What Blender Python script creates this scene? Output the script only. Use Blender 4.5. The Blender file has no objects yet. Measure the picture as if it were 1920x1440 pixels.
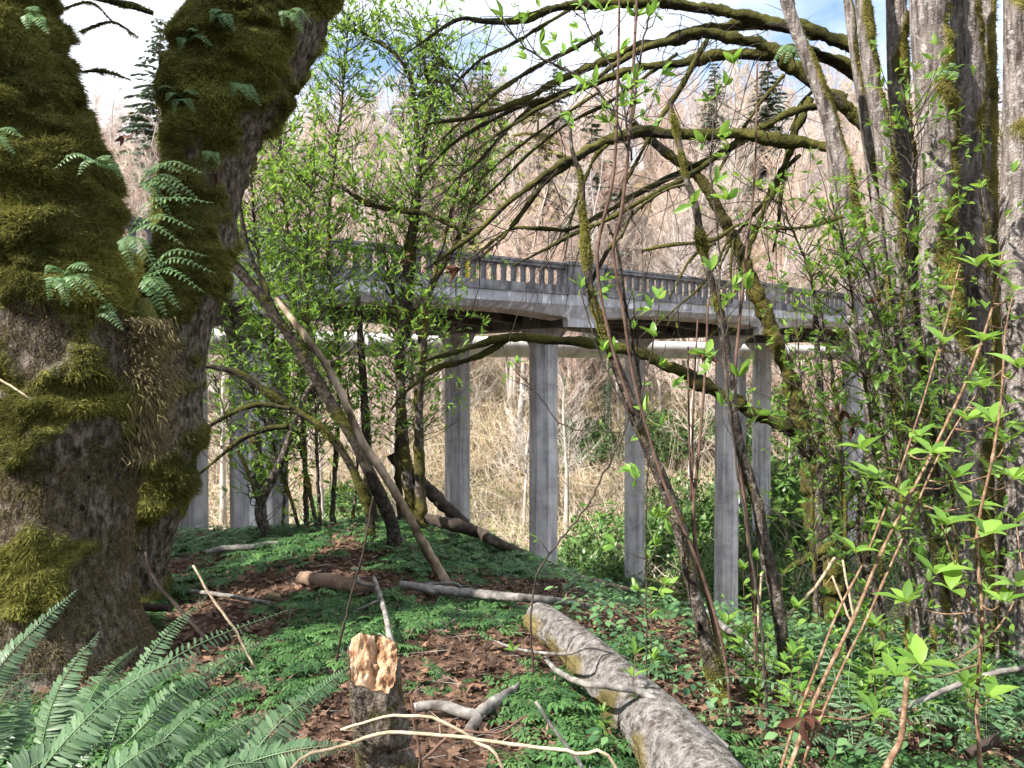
import bpy, math
import numpy as np
from mathutils import Vector, Matrix

SC = bpy.context.scene
COL = SC.collection
# ------------------------------------------------------------------ camera
F_PX = 1478.0                       # focal length in pixels of the 1920 px wide photograph
PITCH = math.atan(35.0 / F_PX)      # the horizon lies 35 px above the middle
EYE = 1.5
cam_d = bpy.data.cameras.new('camera')
cam_d.sensor_width = 36.0
cam_d.lens = 36.0 * F_PX / 1920.0
cam_d.clip_start = 0.05
cam_d.clip_end = 3000.0
cam = bpy.data.objects.new('camera', cam_d)
COL.objects.link(cam)
cam.location = (0, 0, EYE)
cam.rotation_euler = (math.radians(90) - PITCH, 0, 0)
SC.camera = cam
# ------------------------------------------------------------------ sky, sun, exposure
SUN_AZ = math.radians(-122.0)       # from behind the viewer, over the left shoulder (0 = straight ahead, clockwise)
SUN_EL = math.radians(43.0)
w = bpy.data.worlds.new('World')
SC.world = w
w.use_nodes = True
nt = w.node_tree
nt.nodes.clear()
wo = nt.nodes.new('ShaderNodeOutputWorld')
bg = nt.nodes.new('ShaderNodeBackground')
sky = nt.nodes.new('ShaderNodeTexSky')
sky.sky_type = 'NISHITA'
sky.sun_disc = False
sky.sun_elevation = SUN_EL
sky.sun_rotation = SUN_AZ
sky.air_density = 1.0
sky.dust_density = 0.6
tc = nt.nodes.new('ShaderNodeTexCoord')
mp = nt.nodes.new('ShaderNodeMapping')
mp.inputs['Scale'].default_value = (1.0, 1.0, 2.2)
mp.inputs['Location'].default_value = (3.1, 0.4, 0.35)
nz = nt.nodes.new('ShaderNodeTexNoise')
nz.inputs['Scale'].default_value = 2.3
nz.inputs['Detail'].default_value = 7
nz.inputs['Roughness'].default_value = 0.55
cr = nt.nodes.new('ShaderNodeValToRGB')
cr.color_ramp.elements[0].position = 0.32
cr.color_ramp.elements[1].position = 0.52
mx = nt.nodes.new('ShaderNodeMix')
mx.data_type = 'RGBA'
mx.inputs[7].default_value = (5.8, 6.1, 6.6, 1)      # bright broken cloud
nt.links.new(tc.outputs['Generated'], mp.inputs['Vector'])
nt.links.new(mp.outputs['Vector'], nz.inputs['Vector'])
nt.links.new(nz.outputs['Fac'], cr.inputs['Fac'])
nt.links.new(cr.outputs['Color'], mx.inputs[0])
nt.links.new(sky.outputs['Color'], mx.inputs[6])
nt.links.new(mx.outputs[2], bg.inputs['Color'])
bg.inputs['Strength'].default_value = 0.10
nt.links.new(bg.outputs['Background'], wo.inputs['Surface'])

sun_d = bpy.data.lights.new('sun', 'SUN')
sun_d.energy = 4.6
sun_d.angle = math.radians(0.53)
sun_d.color = (1.0, 0.95, 0.86)
sun = bpy.data.objects.new('sun', sun_d)
COL.objects.link(sun)
sdir = Vector((math.sin(SUN_AZ) * math.cos(SUN_EL), math.cos(SUN_AZ) * math.cos(SUN_EL), math.sin(SUN_EL)))
sun.rotation_euler = sdir.to_track_quat('Z', 'Y').to_euler()
sun.location = (0, 0, 60)
vs = SC.view_settings
vs.view_transform = 'Standard'
vs.look = 'None'
vs.exposure = 1.5
vs.gamma = 1.0
vs.use_curve_mapping = False
SC.cycles.max_bounces = 4
SC.cycles.diffuse_bounces = 2
SC.cycles.glossy_bounces = 2
SC.cycles.transmission_bounces = 2
SC.cycles.use_denoising = True
SC.cycles.use_adaptive_sampling = True
SC.cycles.adaptive_threshold = 0.03

# ------------------------------------------------------------------ small maths
def rng_of(s):
    return np.random.default_rng(s)

def norm(a):
    a = np.asarray(a, float)
    return a / np.maximum(np.linalg.norm(a, axis=-1, keepdims=True), 1e-9)

def _hash(i, j, k, s):
    h = (i * 374761393 + j * 668265263 + k * 2147483647 + s * 1274126177) & 0xFFFFFFFF
    h = ((h ^ (h >> 13)) * 1274126177) & 0xFFFFFFFF
    h = h ^ (h >> 16)
    return (h & 0xFFFFFF) / float(0xFFFFFF)

def vnoise(p, s=0):
    p = np.asarray(p, float)
    ip = np.floor(p).astype(np.int64)
    f = p - ip
    f = f * f * (3 - 2 * f)
    r = 0
    for a in (0, 1):
        wa = f[..., 0] if a else 1 - f[..., 0]
        for b in (0, 1):
            wb = f[..., 1] if b else 1 - f[..., 1]
            for c in (0, 1):
                wc = f[..., 2] if c else 1 - f[..., 2]
                r = r + wa * wb * wc * _hash(ip[..., 0] + a, ip[..., 1] + b, ip[..., 2] + c, s)
    return r

def fbm(p, s=0, o=4):
    p = np.asarray(p, float)
    a, t, n = 1.0, 0.0, 0.0
    for k in range(o):
        t = t + a * vnoise(p * (2.03 ** k) + 17.3 * k, s + k)
        n += a
        a *= 0.5
    return t / n

def sstep(a, b, x):
    t = np.clip((x - a) / (b - a), 0, 1)
    return t * t * (3 - 2 * t)

def W(px, py, Y):
    """the point at depth Y metres seen at that place of the photograph"""
    c, s = math.cos(PITCH), math.sin(PITCH)
    a, b = (px - 960.0) / F_PX, (720.0 - py) / F_PX
    d = np.array([a, c + b * s, -s + b * c])
    return np.array([0, 0, EYE]) + d * (Y / d[1])

def path_of(pts, Y=None):
    """[(px, py, width px[, Y])] -> points, radii"""
    P, R = [], []
    for q in pts:
        y = q[3] if len(q) > 3 else Y
        P.append(W(q[0], q[1], y))
        R.append(q[2] * 0.5 / F_PX * y)
    return np.array(P), np.array(R)

def spline(P, R, step):
    """Catmull-Rom through the points, resampled at about STEP metres"""
    P = np.asarray(P, float); R = np.asarray(R, float)
    if len(P) < 3:
        n = max(2, int(np.linalg.norm(P[-1] - P[0]) / step) + 1)
        t = np.linspace(0, 1, n)[:, None]
        return P[0] * (1 - t) + P[-1] * t, np.interp(t[:, 0], [0, 1], [R[0], R[-1]])
    Q = np.vstack([2 * P[0] - P[1], P, 2 * P[-1] - P[-2]])
    RQ = np.concatenate([[R[0]], R, [R[-1]]])
    op, orr = [], []
    for i in range(len(P) - 1):
        L = np.linalg.norm(P[i + 1] - P[i])
        n = max(1, int(round(L / step)))
        t = (np.arange(n) / n)[:, None]
        a, b, c, d = Q[i], Q[i + 1], Q[i + 2], Q[i + 3]
        op.append(0.5 * (2 * b + (c - a) * t + (2 * a - 5 * b + 4 * c - d) * t * t + (3 * b - a - 3 * c + d) * t ** 3))
        orr.append(np.interp(t[:, 0], [0, 1], [RQ[i + 1], RQ[i + 2]]))
    op.append(P[-1:]); orr.append(R[-1:])
    return np.vstack(op), np.concatenate(orr)

def frames(P):
    T = np.gradient(P, axis=0)
    T = norm(T)
    n = len(P)
    A = np.zeros_like(P); B = np.zeros_like(P)
    up = np.array([0, 1, 0.0]) if abs(T[0][1]) < 0.8 else np.array([1.0, 0, 0])
    a = norm(np.cross(up, T[0]))
    for i in range(n):
        a = a - T[i] * np.dot(a, T[i])
        a = a / max(np.linalg.norm(a), 1e-9)
        A[i] = a
        B[i] = np.cross(T[i], a)
    return T, A, B

# ------------------------------------------------------------------ mesh collecting
class MB:
    def __init__(s):
        s.V = []; s.T = []; s.Q = []; s.n = 0; s.A = []; s.poly = []
    def add(s, V, T=None, Q=None, a=0.0):
        V = np.asarray(V, float).reshape(-1, 3)
        s.V.append(V)
        if T is not None and len(T): s.T.append(np.asarray(T, int).reshape(-1, 3) + s.n)
        if Q is not None and len(Q): s.Q.append(np.asarray(Q, int).reshape(-1, 4) + s.n)
        a = np.asarray(a, float)
        s.A.append(np.full(len(V), float(a)) if a.ndim == 0 else a)
        s.n += len(V)
    def mesh(s, name, mat, smooth=True):
        V = np.vstack(s.V) if s.V else np.zeros((0, 3))
        T = np.vstack(s.T) if s.T else np.zeros((0, 3), int)
        Q = np.vstack(s.Q) if s.Q else np.zeros((0, 4), int)
        me = bpy.data.meshes.new(name)
        me.vertices.add(len(V)); me.vertices.foreach_set('co', V.astype(np.float32).ravel())
        nl = len(T) * 3 + len(Q) * 4
        me.loops.add(nl)
        me.loops.foreach_set('vertex_index', np.concatenate([T.ravel(), Q.ravel()]).astype(np.int32))
        me.polygons.add(len(T) + len(Q))
        st = np.concatenate([np.arange(len(T)) * 3, len(T) * 3 + np.arange(len(Q)) * 4]).astype(np.int32)
        me.polygons.foreach_set('loop_start', st)
        me.polygons.foreach_set('use_smooth', np.full(len(T) + len(Q), smooth))
        at = me.attributes.new('tint', 'FLOAT', 'POINT')
        at.data.foreach_set('value', np.concatenate(s.A).astype(np.float32) if s.A else np.zeros(0, np.float32))
        me.update(calc_edges=True)
        me.materials.append(mat)
        return me
    def build(s, name, mat, parent=None, smooth=True, **kw):
        return link(name, s.mesh(name, mat, smooth), parent, **kw)

def link(name, data, parent=None, label=None, cat=None, group=None, kind=None, loc=None, rz=None):
    o = bpy.data.objects.new(name, data)
    COL.objects.link(o)
    if loc is not None: o.location = loc
    if rz is not None: o.rotation_euler = (0, 0, rz)
    if parent is not None: o.parent = parent
    if label: o['label'] = label
    if cat: o['category'] = cat
    if group: o['group'] = group
    if kind: o['kind'] = kind
    return o

def thing(name, label, cat, loc=(0, 0, 0), rz=0.0, group=None):
    o = link(name, None, None, label, cat, group, loc=loc, rz=rz)
    o.empty_display_size = 0.1
    return o

def child_of(o, parent):
    """parent O (built in world space) to a thing that stands at its own base"""
    o.parent = parent
    o.matrix_parent_inverse = Matrix.Translation(Vector(parent.location)).inverted() if tuple(parent.rotation_euler) == (0, 0, 0) else parent.matrix_basis.inverted()
    return o

def tube(mb, P, R, sides=6, step=0.1, a=0.0, cap=True, raw=False):
    if not raw:
        P, R = spline(P, R, step)
    P = np.asarray(P, float); R = np.asarray(R, float)
    if len(P) < 2: return
    T, A, B = frames(P)
    th = np.arange(sides) * 2 * math.pi / sides
    V = P[:, None, :] + R[:, None, None] * (np.cos(th)[None, :, None] * A[:, None, :] + np.sin(th)[None, :, None] * B[:, None, :])
    n = len(P)
    i = np.arange(n - 1)[:, None] * sides
    j = np.arange(sides)[None, :]
    k = (j + 1) % sides
    Q = np.stack([i + j, i + k, i + sides + k, i + sides + j], -1).reshape(-1, 4)
    V = V.reshape(-1, 3)
    aa = np.repeat(np.broadcast_to(np.asarray(a, float), (n,)), sides)
    tr = []
    if cap:
        V = np.vstack([V, P[0], P[-1]])
        aa = np.concatenate([aa, aa[:1], aa[-1:]])
        c0, c1 = n * sides, n * sides + 1
        for jj in range(sides):
            kk = (jj + 1) % sides
            tr.append((c0, kk, jj)); tr.append((c1, (n - 1) * sides + jj, (n - 1) * sides + kk))
    mb.add(V, T=tr, Q=Q, a=aa)

def cones(mb, P, D, L, R, a=0.0, bend=None):
    """many three-sided tapering twigs at once"""
    P = np.asarray(P, float); D = norm(D); n = len(P)
    L = np.broadcast_to(np.asarray(L, float), (n,)); R = np.broadcast_to(np.asarray(R, float), (n,))
    ref = np.where(np.abs(D[:, 2:3]) < 0.9, np.array([[0, 0, 1.0]]), np.array([[1.0, 0, 0]]))
    X = norm(np.cross(ref, D)); Y = np.cross(D, X)
    vs_ = []
    for q in range(3):
        t = q * 2 * math.pi / 3
        vs_.append(P + R[:, None] * (math.cos(t) * X + math.sin(t) * Y))
    tip = P + D * L[:, None]
    if bend is not None: tip = tip + bend
    vs_.append(tip)
    V = np.stack(vs_, 1).reshape(-1, 3)
    b = np.arange(n)[:, None] * 4
    T = np.concatenate([b + np.array([[0, 1, 3]]), b + np.array([[1, 2, 3]]), b + np.array([[2, 0, 3]])])
    a = np.asarray(a, float)
    mb.add(V, T=T, a=np.repeat(a, 4) if a.ndim else a)

def leaves(mb, P, D, U, L, Wd, curl=0.15, fold=0.18, a=0.0, full=True):
    """many leaves: base P, pointing along D, upper side towards U"""
    P = np.asarray(P, float); n = len(P)
    if n == 0: return
    D = norm(D); S = norm(np.cross(D, U)); N = np.cross(S, D)
    L = np.broadcast_to(np.asarray(L, float), (n,))[:, None]; Wd = np.broadcast_to(np.asarray(Wd, float), (n,))[:, None]
    cu = np.broadcast_to(np.asarray(curl, float), (n,))[:, None]
    def pt(t, x):
        return P + D * L * t + S * Wd * 0.5 * x + N * (np.abs(x) * Wd * fold - cu * L * t * t)
    if full:
        rows = [(0.0, 0), (0.22, .62), (0.5, 1.0), (0.78, .62), (1.0, 0)]
        vs_ = [pt(0, 0)]
        for t, h in rows[1:4]:
            vs_ += [pt(t, -h), pt(t, 0), pt(t, h)]
        vs_.append(pt(1, 0))
        V = np.stack(vs_, 1).reshape(-1, 3); k = 11
        tq = [(0, 2, 1), (0, 3, 2), (7, 8, 10), (8, 9, 10)]
        qq = [(1, 2, 5, 4), (2, 3, 6, 5), (4, 5, 8, 7), (5, 6, 9, 8)]
        b = np.arange(n)[:, None, None] * k
        mb.add(V, T=(b + np.array(tq)[None]).reshape(-1, 3), Q=(b + np.array(qq)[None]).reshape(-1, 4),
               a=np.repeat(np.broadcast_to(np.asarray(a, float), (n,)), k))
    else:
        V = np.stack([pt(0, 0), pt(0.45, -1), pt(0.45, 1), pt(1, 0)], 1).reshape(-1, 3)
        b = np.arange(n)[:, None, None] * 4
        mb.add(V, T=(b + np.array([(0, 2, 1), (1, 2, 3)])[None]).reshape(-1, 3), a=np.repeat(np.broadcast_to(np.asarray(a, float), (n,)), 4))

def blades(mb, P, N, L, width, rng, droop=0.6, spread=0.7, a=0.0):
    """moss fibres: thin bent strands standing off a surface"""
    n = len(P)
    if n == 0: return
    comb = np.stack([fbm(P * 9, 501, 2), fbm(P * 9, 502, 2), fbm(P * 9, 503, 2)], -1) - .5
    D = norm(N * 0.6 + rng.normal(size=(n, 3)) * spread * 0.45 + comb * 1.4)
    D2 = norm(D + np.array([[0, 0, -droop]]) + rng.normal(size=(n, 3)) * 0.3)
    S = norm(np.cross(D, rng.normal(size=(n, 3))))
    L = np.broadcast_to(L, (n,))[:, None] * (.55 + 1.0 * sstep(.42, .66, fbm(P * 7, 505, 2)))[:, None]
    wd = np.broadcast_to(width, (n,))[:, None] * 1.15
    t = P + (D + D2) * L * 0.5
    V = np.stack([P - S * wd, P + S * wd, t], 1).reshape(-1, 3)
    b = np.arange(n)[:, None] * 3
    mb.add(V, T=b + np.array([[0, 1, 2]]), a=np.repeat(np.broadcast_to(a, (n,)), 3))

def box(mb, lo, hi, a=0.0):
    x0, y0, z0 = lo; x1, y1, z1 = hi
    V = [(x0, y0, z0), (x1, y0, z0), (x1, y1, z0), (x0, y1, z0), (x0, y0, z1), (x1, y0, z1), (x1, y1, z1), (x0, y1, z1)]
    mb.add(V, Q=[(0, 3, 2, 1), (4, 5, 6, 7), (0, 1, 5, 4), (1, 2, 6, 5), (2, 3, 7, 6), (3, 0, 4, 7)], a=a)

def prism(mb, outline, y0, y1, a=0.0):
    """outline in (x, z), extruded along y; triangulated by ear clipping"""
    from mathutils.geometry import tessellate_polygon
    n = len(outline)
    V = [(x, y0, z) for x, z in outline] + [(x, y1, z) for x, z in outline]
    tri = tessellate_polygon([[Vector((x, z, 0)) for x, z in outline]])
    T = []
    for t in tri:
        T.append((t[0], t[1], t[2])); T.append((t[2] + n, t[1] + n, t[0] + n))
    Q = [(i, i + n, (i + 1) % n + n, (i + 1) % n) for i in range(n)]
    mb.add(V, T=T, Q=Q, a=a)

# ------------------------------------------------------------------ materials
def ramp(nt, src, stops):
    r = nt.nodes.new('ShaderNodeValToRGB')
    el = r.color_ramp.elements
    while len(el) < len(stops): el.new(0.5)
    for e, (p, c) in zip(el, stops):
        e.position = p; e.color = (c[0], c[1], c[2], 1)
    nt.links.new(src, r.inputs['Fac'])
    return r.outputs['Color']

def mixc(nt, f, a, b, mode='MIX'):
    m = nt.nodes.new('ShaderNodeMix'); m.data_type = 'RGBA'; m.blend_type = mode
    for i, v in ((0, f), (6, a), (7, b)):
        if isinstance(v, (int, float)): m.inputs[i].default_value = v
        elif isinstance(v, (tuple, list)): m.inputs[i].default_value = (v[0], v[1], v[2], 1)
        else: nt.links.new(v, m.inputs[i])
    return m.outputs[2]

def mathn(nt, op, a, b=0.0, c=None):
    m = nt.nodes.new('ShaderNodeMath'); m.operation = op
    for i, v in enumerate((a, b) if c is None else (a, b, c)):
        if isinstance(v, (int, float)): m.inputs[i].default_value = v
        else: nt.links.new(v, m.inputs[i])
    return m.outputs[0]

def noise(nt, scale, detail=4, vec=None, rough=0.55, stretch=None, coord='Object'):
    n = nt.nodes.new('ShaderNodeTexNoise')
    n.inputs['Scale'].default_value = scale; n.inputs['Detail'].default_value = detail; n.inputs['Roughness'].default_value = rough
    if vec is None:
        vec = nt.nodes.new('ShaderNodeTexCoord').outputs[coord]
    if stretch:
        m = nt.nodes.new('ShaderNodeMapping'); m.inputs['Scale'].default_value = stretch
        nt.links.new(vec, m.inputs['Vector']); vec = m.outputs['Vector']
    nt.links.new(vec, n.inputs['Vector'])
    return n.outputs['Fac']

def mat(name):
    m = bpy.data.materials.new(name); m.use_nodes = True
    nt = m.node_tree
    b = nt.nodes['Principled BSDF']
    return m, nt, b

def attr(nt, name='tint'):
    a = nt.nodes.new('ShaderNodeAttribute'); a.attribute_name = name
    return a.outputs['Fac']

def bump(nt, b, h, strength=0.5, dist=0.02):
    n = nt.nodes.new('ShaderNodeBump'); n.inputs['Strength'].default_value = strength; n.inputs['Distance'].default_value = dist
    nt.links.new(h, n.inputs['Height']); nt.links.new(n.outputs['Normal'], b.inputs['Normal'])

def leaf_mat(name, dark, light, trans=0.35, rough=0.45, tcol=None, spec=0.35):
    m, nt, b = mat(name)
    c = ramp(nt, attr(nt), [(0.0, dark), (1.0, light)])
    oi = nt.nodes.new('ShaderNodeObjectInfo')
    hs = nt.nodes.new('ShaderNodeHueSaturation')
    nt.links.new(mathn(nt, 'MULTIPLY_ADD', oi.outputs['Random'], 0.4, 0.8), hs.inputs['Value'])
    nt.links.new(c, hs.inputs['Color']); c = hs.outputs['Color']
    nt.links.new(c, b.inputs['Base Color'])
    b.inputs['Roughness'].default_value = rough
    b.inputs['Specular IOR Level'].default_value = spec
    t = nt.nodes.new('ShaderNodeBsdfTranslucent')
    nt.links.new(mixc(nt, 0.5, c, tcol or light), t.inputs['Color'])
    ms = nt.nodes.new('ShaderNodeMixShader'); ms.inputs[0].default_value = trans
    out = nt.nodes['Material Output']
    nt.links.new(b.outputs[0], ms.inputs[1]); nt.links.new(t.outputs[0], ms.inputs[2]); nt.links.new(ms.outputs[0], out.inputs['Surface'])
    return m

def plain_mat(name, stops, scale=8, rough=0.85, bumpk=0.4, dist=0.01, stretch=None, detail=5):
    m, nt, b = mat(name)
    f = noise(nt, scale, detail, stretch=stretch)
    nt.links.new(ramp(nt, f, stops), b.inputs['Base Color'])
    b.inputs['Roughness'].default_value = rough
    b.inputs['Specular IOR Level'].default_value = 0.2
    if bumpk: bump(nt, b, noise(nt, scale * 3, 5, stretch=stretch), bumpk, dist)
    return m

def bark_moss_mat(name, bark, lichen, moss_d, moss_l, vert=(14, 14, 2.2), spots=0.5, bumpk=0.8):
    """bark where tint = 0, moss where tint = 1"""
    m, nt, b = mat(name)
    f = noise(nt, 1.0, 6, stretch=vert, rough=0.65)
    c = ramp(nt, f, [(0.34, bark[0]), (0.5, bark[1]), (0.66, bark[2])])
    sp = noise(nt, 26, 3, rough=0.6)
    c = mixc(nt, mathn(nt, 'MULTIPLY', ramp(nt, sp, [(0.56, (0, 0, 0)), (0.64, (1, 1, 1))]), spots), c, lichen)
    big = noise(nt, 3.0, 4)
    mc = mixc(nt, ramp(nt, big, [(0.35, (0, 0, 0)), (0.68, (1, 1, 1))]), moss_d, moss_l)
    fine = noise(nt, 90, 3)
    mc = mixc(nt, 0.55, mc, ramp(nt, fine, [(0.3, (0.35, 0.35, 0.35)), (0.7, (1.5, 1.5, 1.5))]), 'MULTIPLY')
    c = mixc(nt, attr(nt), c, mc)
    nt.links.new(c, b.inputs['Base Color'])
    b.inputs['Roughness'].default_value = 0.92
    b.inputs['Specular IOR Level'].default_value = 0.15
    h = mathn(nt, 'ADD', f, mathn(nt, 'MULTIPLY', fine, 0.5))
    bump(nt, b, h, bumpk, 0.03)
    return m

M = {}
M['maple'] = bark_moss_mat('maple_bark', [(.012, .009, .007), (.085, .068, .053), (.23, .195, .16)], (.27, .26, .22), (.040, .044, .012), (.17, .175, .04), vert=(34, 34, 13), spots=.4, bumpk=1.0)
M['clump'] = bark_moss_mat('grey_bark', [(.045, .036, .031), (.17, .143, .130), (.32, .28, .262)], (.55, .53, .50), (.05, .045, .012), (.19, .16, .035), vert=(34, 34, 5.0), spots=.4, bumpk=.9)
M['branch'] = bark_moss_mat('mossy_branch_bark', [(.012, .010, .008), (.032, .026, .020), (.08, .066, .052)], (.2, .2, .16), (.022, .023, .006), (.12, .115, .028), vert=(30, 30, 30), spots=.2)
M['sapling'] = bark_moss_mat('sapling_bark', [(.016, .012, .010), (.06, .048, .040), (.17, .14, .118)], (.38, .35, .31), (.04, .036, .010), (.14, .12, .03), vert=(30, 30, 12), spots=.4)
M['shrubwood'] = plain_mat('shrub_bark', [(.3, (.018, .014, .011)), (.7, (.085, .07, .055))], 14)
M['redtwig'] = plain_mat('red_brown_twig_bark', [(.3, (.055, .030, .022)), (.7, (.17, .105, .078))], 14)
M['orangetwig'] = plain_mat('orange_twig_bark', [(.3, (.09, .05, .03)), (.5, (.19, .115, .07)), (.7, (.36, .26, .18))], 40)
M['paletwig'] = plain_mat('pale_dry_twig', [(.3, (.30, .22, .14)), (.7, (.58, .47, .33))], 20)
M['greytwig'] = plain_mat('grey_dead_branch', [(.3, (.07, .06, .055)), (.55, (.20, .185, .17)), (.75, (.42, .40, .37))], 16, bumpk=.6)
M['peeled'] = plain_mat('peeled_wood', [(.32, (.05, .035, .022)), (.48, (.20, .15, .10)), (.62, (.42, .33, .25)), (.75, (.55, .46, .37))], 9, stretch=(1, 1, .5), bumpk=.7)
M['darkwood'] = plain_mat('rotten_dark_wood', [(.3, (.018, .013, .010)), (.6, (.06, .045, .036)), (.8, (.17, .14, .12))], 10, bumpk=.8)
M['redwood'] = plain_mat('rotten_red_wood', [(.3, (.07, .042, .028)), (.7, (.26, .18, .13))], 12, bumpk=.6)
M['log'] = bark_moss_mat('pale_log_bark', [(.055, .048, .044), (.18, .165, .157), (.31, .29, .28)], (.06, .045, .032), (.08, .065, .025), (.24, .19, .08), vert=(24, 24, 24), spots=.8, bumpk=1.0)
M['stump'] = bark_moss_mat('stump_bark', [(.03, .023, .018), (.12, .098, .077), (.26, .22, .185)], (.34, .30, .26), (.04, .035, .012), (.12, .10, .03), vert=(50, 50, 26), spots=.6, bumpk=1.0)
M['cutwood'] = plain_mat('chopped_wood', [(.32, (.06, .028, .015)), (.43, (.30, .16, .085)), (.54, (.54, .36, .22)), (.72, (.70, .54, .39))], 26, stretch=(1.7, 1.0, .6), bumpk=1.0, dist=.02, detail=8)
M['moss'] = leaf_mat('moss_fibre', (.028, .031, .009), (.35, .345, .085), trans=.25, rough=.8, spec=.1)
M['mossdry'] = leaf_mat('dry_moss_fibre', (.05, .04, .022), (.20, .165, .085), trans=.2, rough=.85, spec=.1)
M['leaf'] = leaf_mat('shrub_leaf', (.045, .12, .02), (.22, .38, .065), trans=.5, tcol=(.42, .62, .08))
M['leafnear'] = leaf_mat('young_leaf', (.065, .165, .025), (.24, .40, .07), trans=.45, tcol=(.36, .54, .07), rough=.38)
M['ground_leaf'] = leaf_mat('ground_cover_leaf', (.016, .060, .020), (.095, .20, .055), trans=.25, rough=.55)
M['nettle'] = leaf_mat('broad_ground_leaf', (.03, .085, .035), (.12, .22, .085), trans=.3)
M['fern'] = leaf_mat('sword_fern_leaf', (.045, .10, .045), (.15, .235, .12), trans=.22, rough=.42, spec=.45)
M['polypody'] = leaf_mat('licorice_fern_leaf', (.045, .11, .04), (.15, .25, .09), trans=.3, rough=.45)
M['litter'] = leaf_mat('dead_leaf', (.035, .018, .012), (.24, .14, .09), trans=.12, rough=.75)
M['bigdead'] = leaf_mat('hanging_dead_leaf', (.045, .015, .010), (.12, .05, .03), trans=.2, rough=.7)
M['alder'] = plain_mat('pale_alder_bark', [(.3, (.26, .22, .19)), (.55, (.44, .40, .36)), (.75, (.60, .57, .53))], 1.2, bumpk=0)
M['aldertwig'] = leaf_mat('alder_twig', (.26, .18, .15), (.58, .47, .41), trans=0.0, rough=.9, spec=.05)
m, nt, b = mat('alder_twig_varied')
oi = nt.nodes.new('ShaderNodeObjectInfo')
tone = ramp(nt, oi.outputs['Random'], [(.0, (.41, .28, .22)), (.3, (.58, .47, .40)), (.5, (.50, .35, .27)), (.7, (.62, .55, .48)), (.85, (.45, .38, .37)), (1.0, (.56, .47, .34))])
nt.links.new(mixc(nt, .75, tone, ramp(nt, attr(nt), [(0, (.45, .45, .45)), (1, (1.1, 1.1, 1.1))]), 'MULTIPLY'), b.inputs['Base Color'])
b.inputs['Roughness'].default_value = .9
b.inputs['Specular IOR Level'].default_value = .05
M['aldertwig'] = m
M['thicket'] = leaf_mat('dry_thicket_stem', (.32, .24, .17), (.72, .63, .50), trans=0.0, rough=.9, spec=.05)
M['conifer'] = leaf_mat('conifer_needle', (.06, .095, .07), (.16, .22, .14), trans=.12, rough=.7)
M['coniferdark'] = leaf_mat('dense_conifer_needle', (.015, .035, .02), (.045, .08, .04), trans=.05, rough=.7)
M['yellowtree'] = leaf_mat('yellow_green_catkin', (.14, .13, .035), (.32, .30, .10), trans=.25, rough=.7)
M['laurel'] = leaf_mat('glossy_evergreen_leaf', (.035, .095, .022), (.14, .24, .06), trans=.28, rough=.4)
M['ivy'] = leaf_mat('ivy_leaf', (.02, .06, .025), (.07, .15, .05), trans=.2)
M['brownbark'] = plain_mat('conifer_bark', [(.3, (.05, .035, .025)), (.7, (.15, .11, .085))], 5, bumpk=0)

# ------------------------------------------------------------------ the ground
def softplus(x, k):
    return np.log1p(np.exp(np.clip(x * k, -40, 40))) / k + np.where(x * k > 40, x - 40 / k, 0)

def gz(x, y):
    x = np.asarray(x, float); y = np.asarray(y, float)
    p = np.stack([x, y, np.zeros_like(x)], -1)
    near = np.exp(-(np.maximum(np.abs(y - 5) - 12, 0) / 12) ** 2)
    z = near * (0.16 * (fbm(p * 0.8, 5, 3) - 0.5) + 0.05 * (fbm(p * 4, 9, 2) - 0.5))
    z = z + 0.14 * np.exp(-((x + 1.0) / 2.2) ** 2 - ((y - 6.9) / 1.3) ** 2)
    z = z - 0.115 * softplus(np.minimum(x, 9) - 0.4, 2.5)
    z = z - 0.06 * softplus(-np.maximum(x, -9) - 3.0, 2.5)
    z = z - 0.60 * sstep(-.7, 1.3, x) * sstep(4.4, 7.2, y)
    ye = 8.0 - 0.10 * np.clip(x, -6, 6)
    z = z - 0.85 * softplus(np.minimum(y, 60) - ye, 1.6)
    z = softplus(z + 9.5, 0.8) - 9.5                       # valley floor
    edge = 50 + 5 * (fbm(p * 0.05, 3, 2) - 0.5)
    rise = 0.66 * softplus(y - edge, 0.25)
    hc = 38.0 + 8.0 * np.tanh(x / 30.0) + 5 * (fbm(p * 0.03, 8, 2) - 0.5)
    rise = -np.log(np.exp(-np.minimum(rise, 300) / 5) + np.exp(-hc / 5)) * 5
    z = z + rise + np.where(y > 45, 0.8 * (fbm(p * 0.3, 2, 3) - 0.5), 0)
    return z

def gz1(x, y):
    return float(gz(np.array([x]), np.array([y]))[0])

def axis_lines(a, b, d, far_a, far_b, grow=1.12):
    c = list(np.arange(a, b + 1e-6, d))
    s = d; v = b
    while v < far_b:
        s = min(s * grow, 30); v += s; c.append(v)
    s = d; v = a; l = []
    while v > far_a:
        s = min(s * grow, 30); v -= s; l.append(v)
    return np.array(l[::-1] + c)

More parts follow.
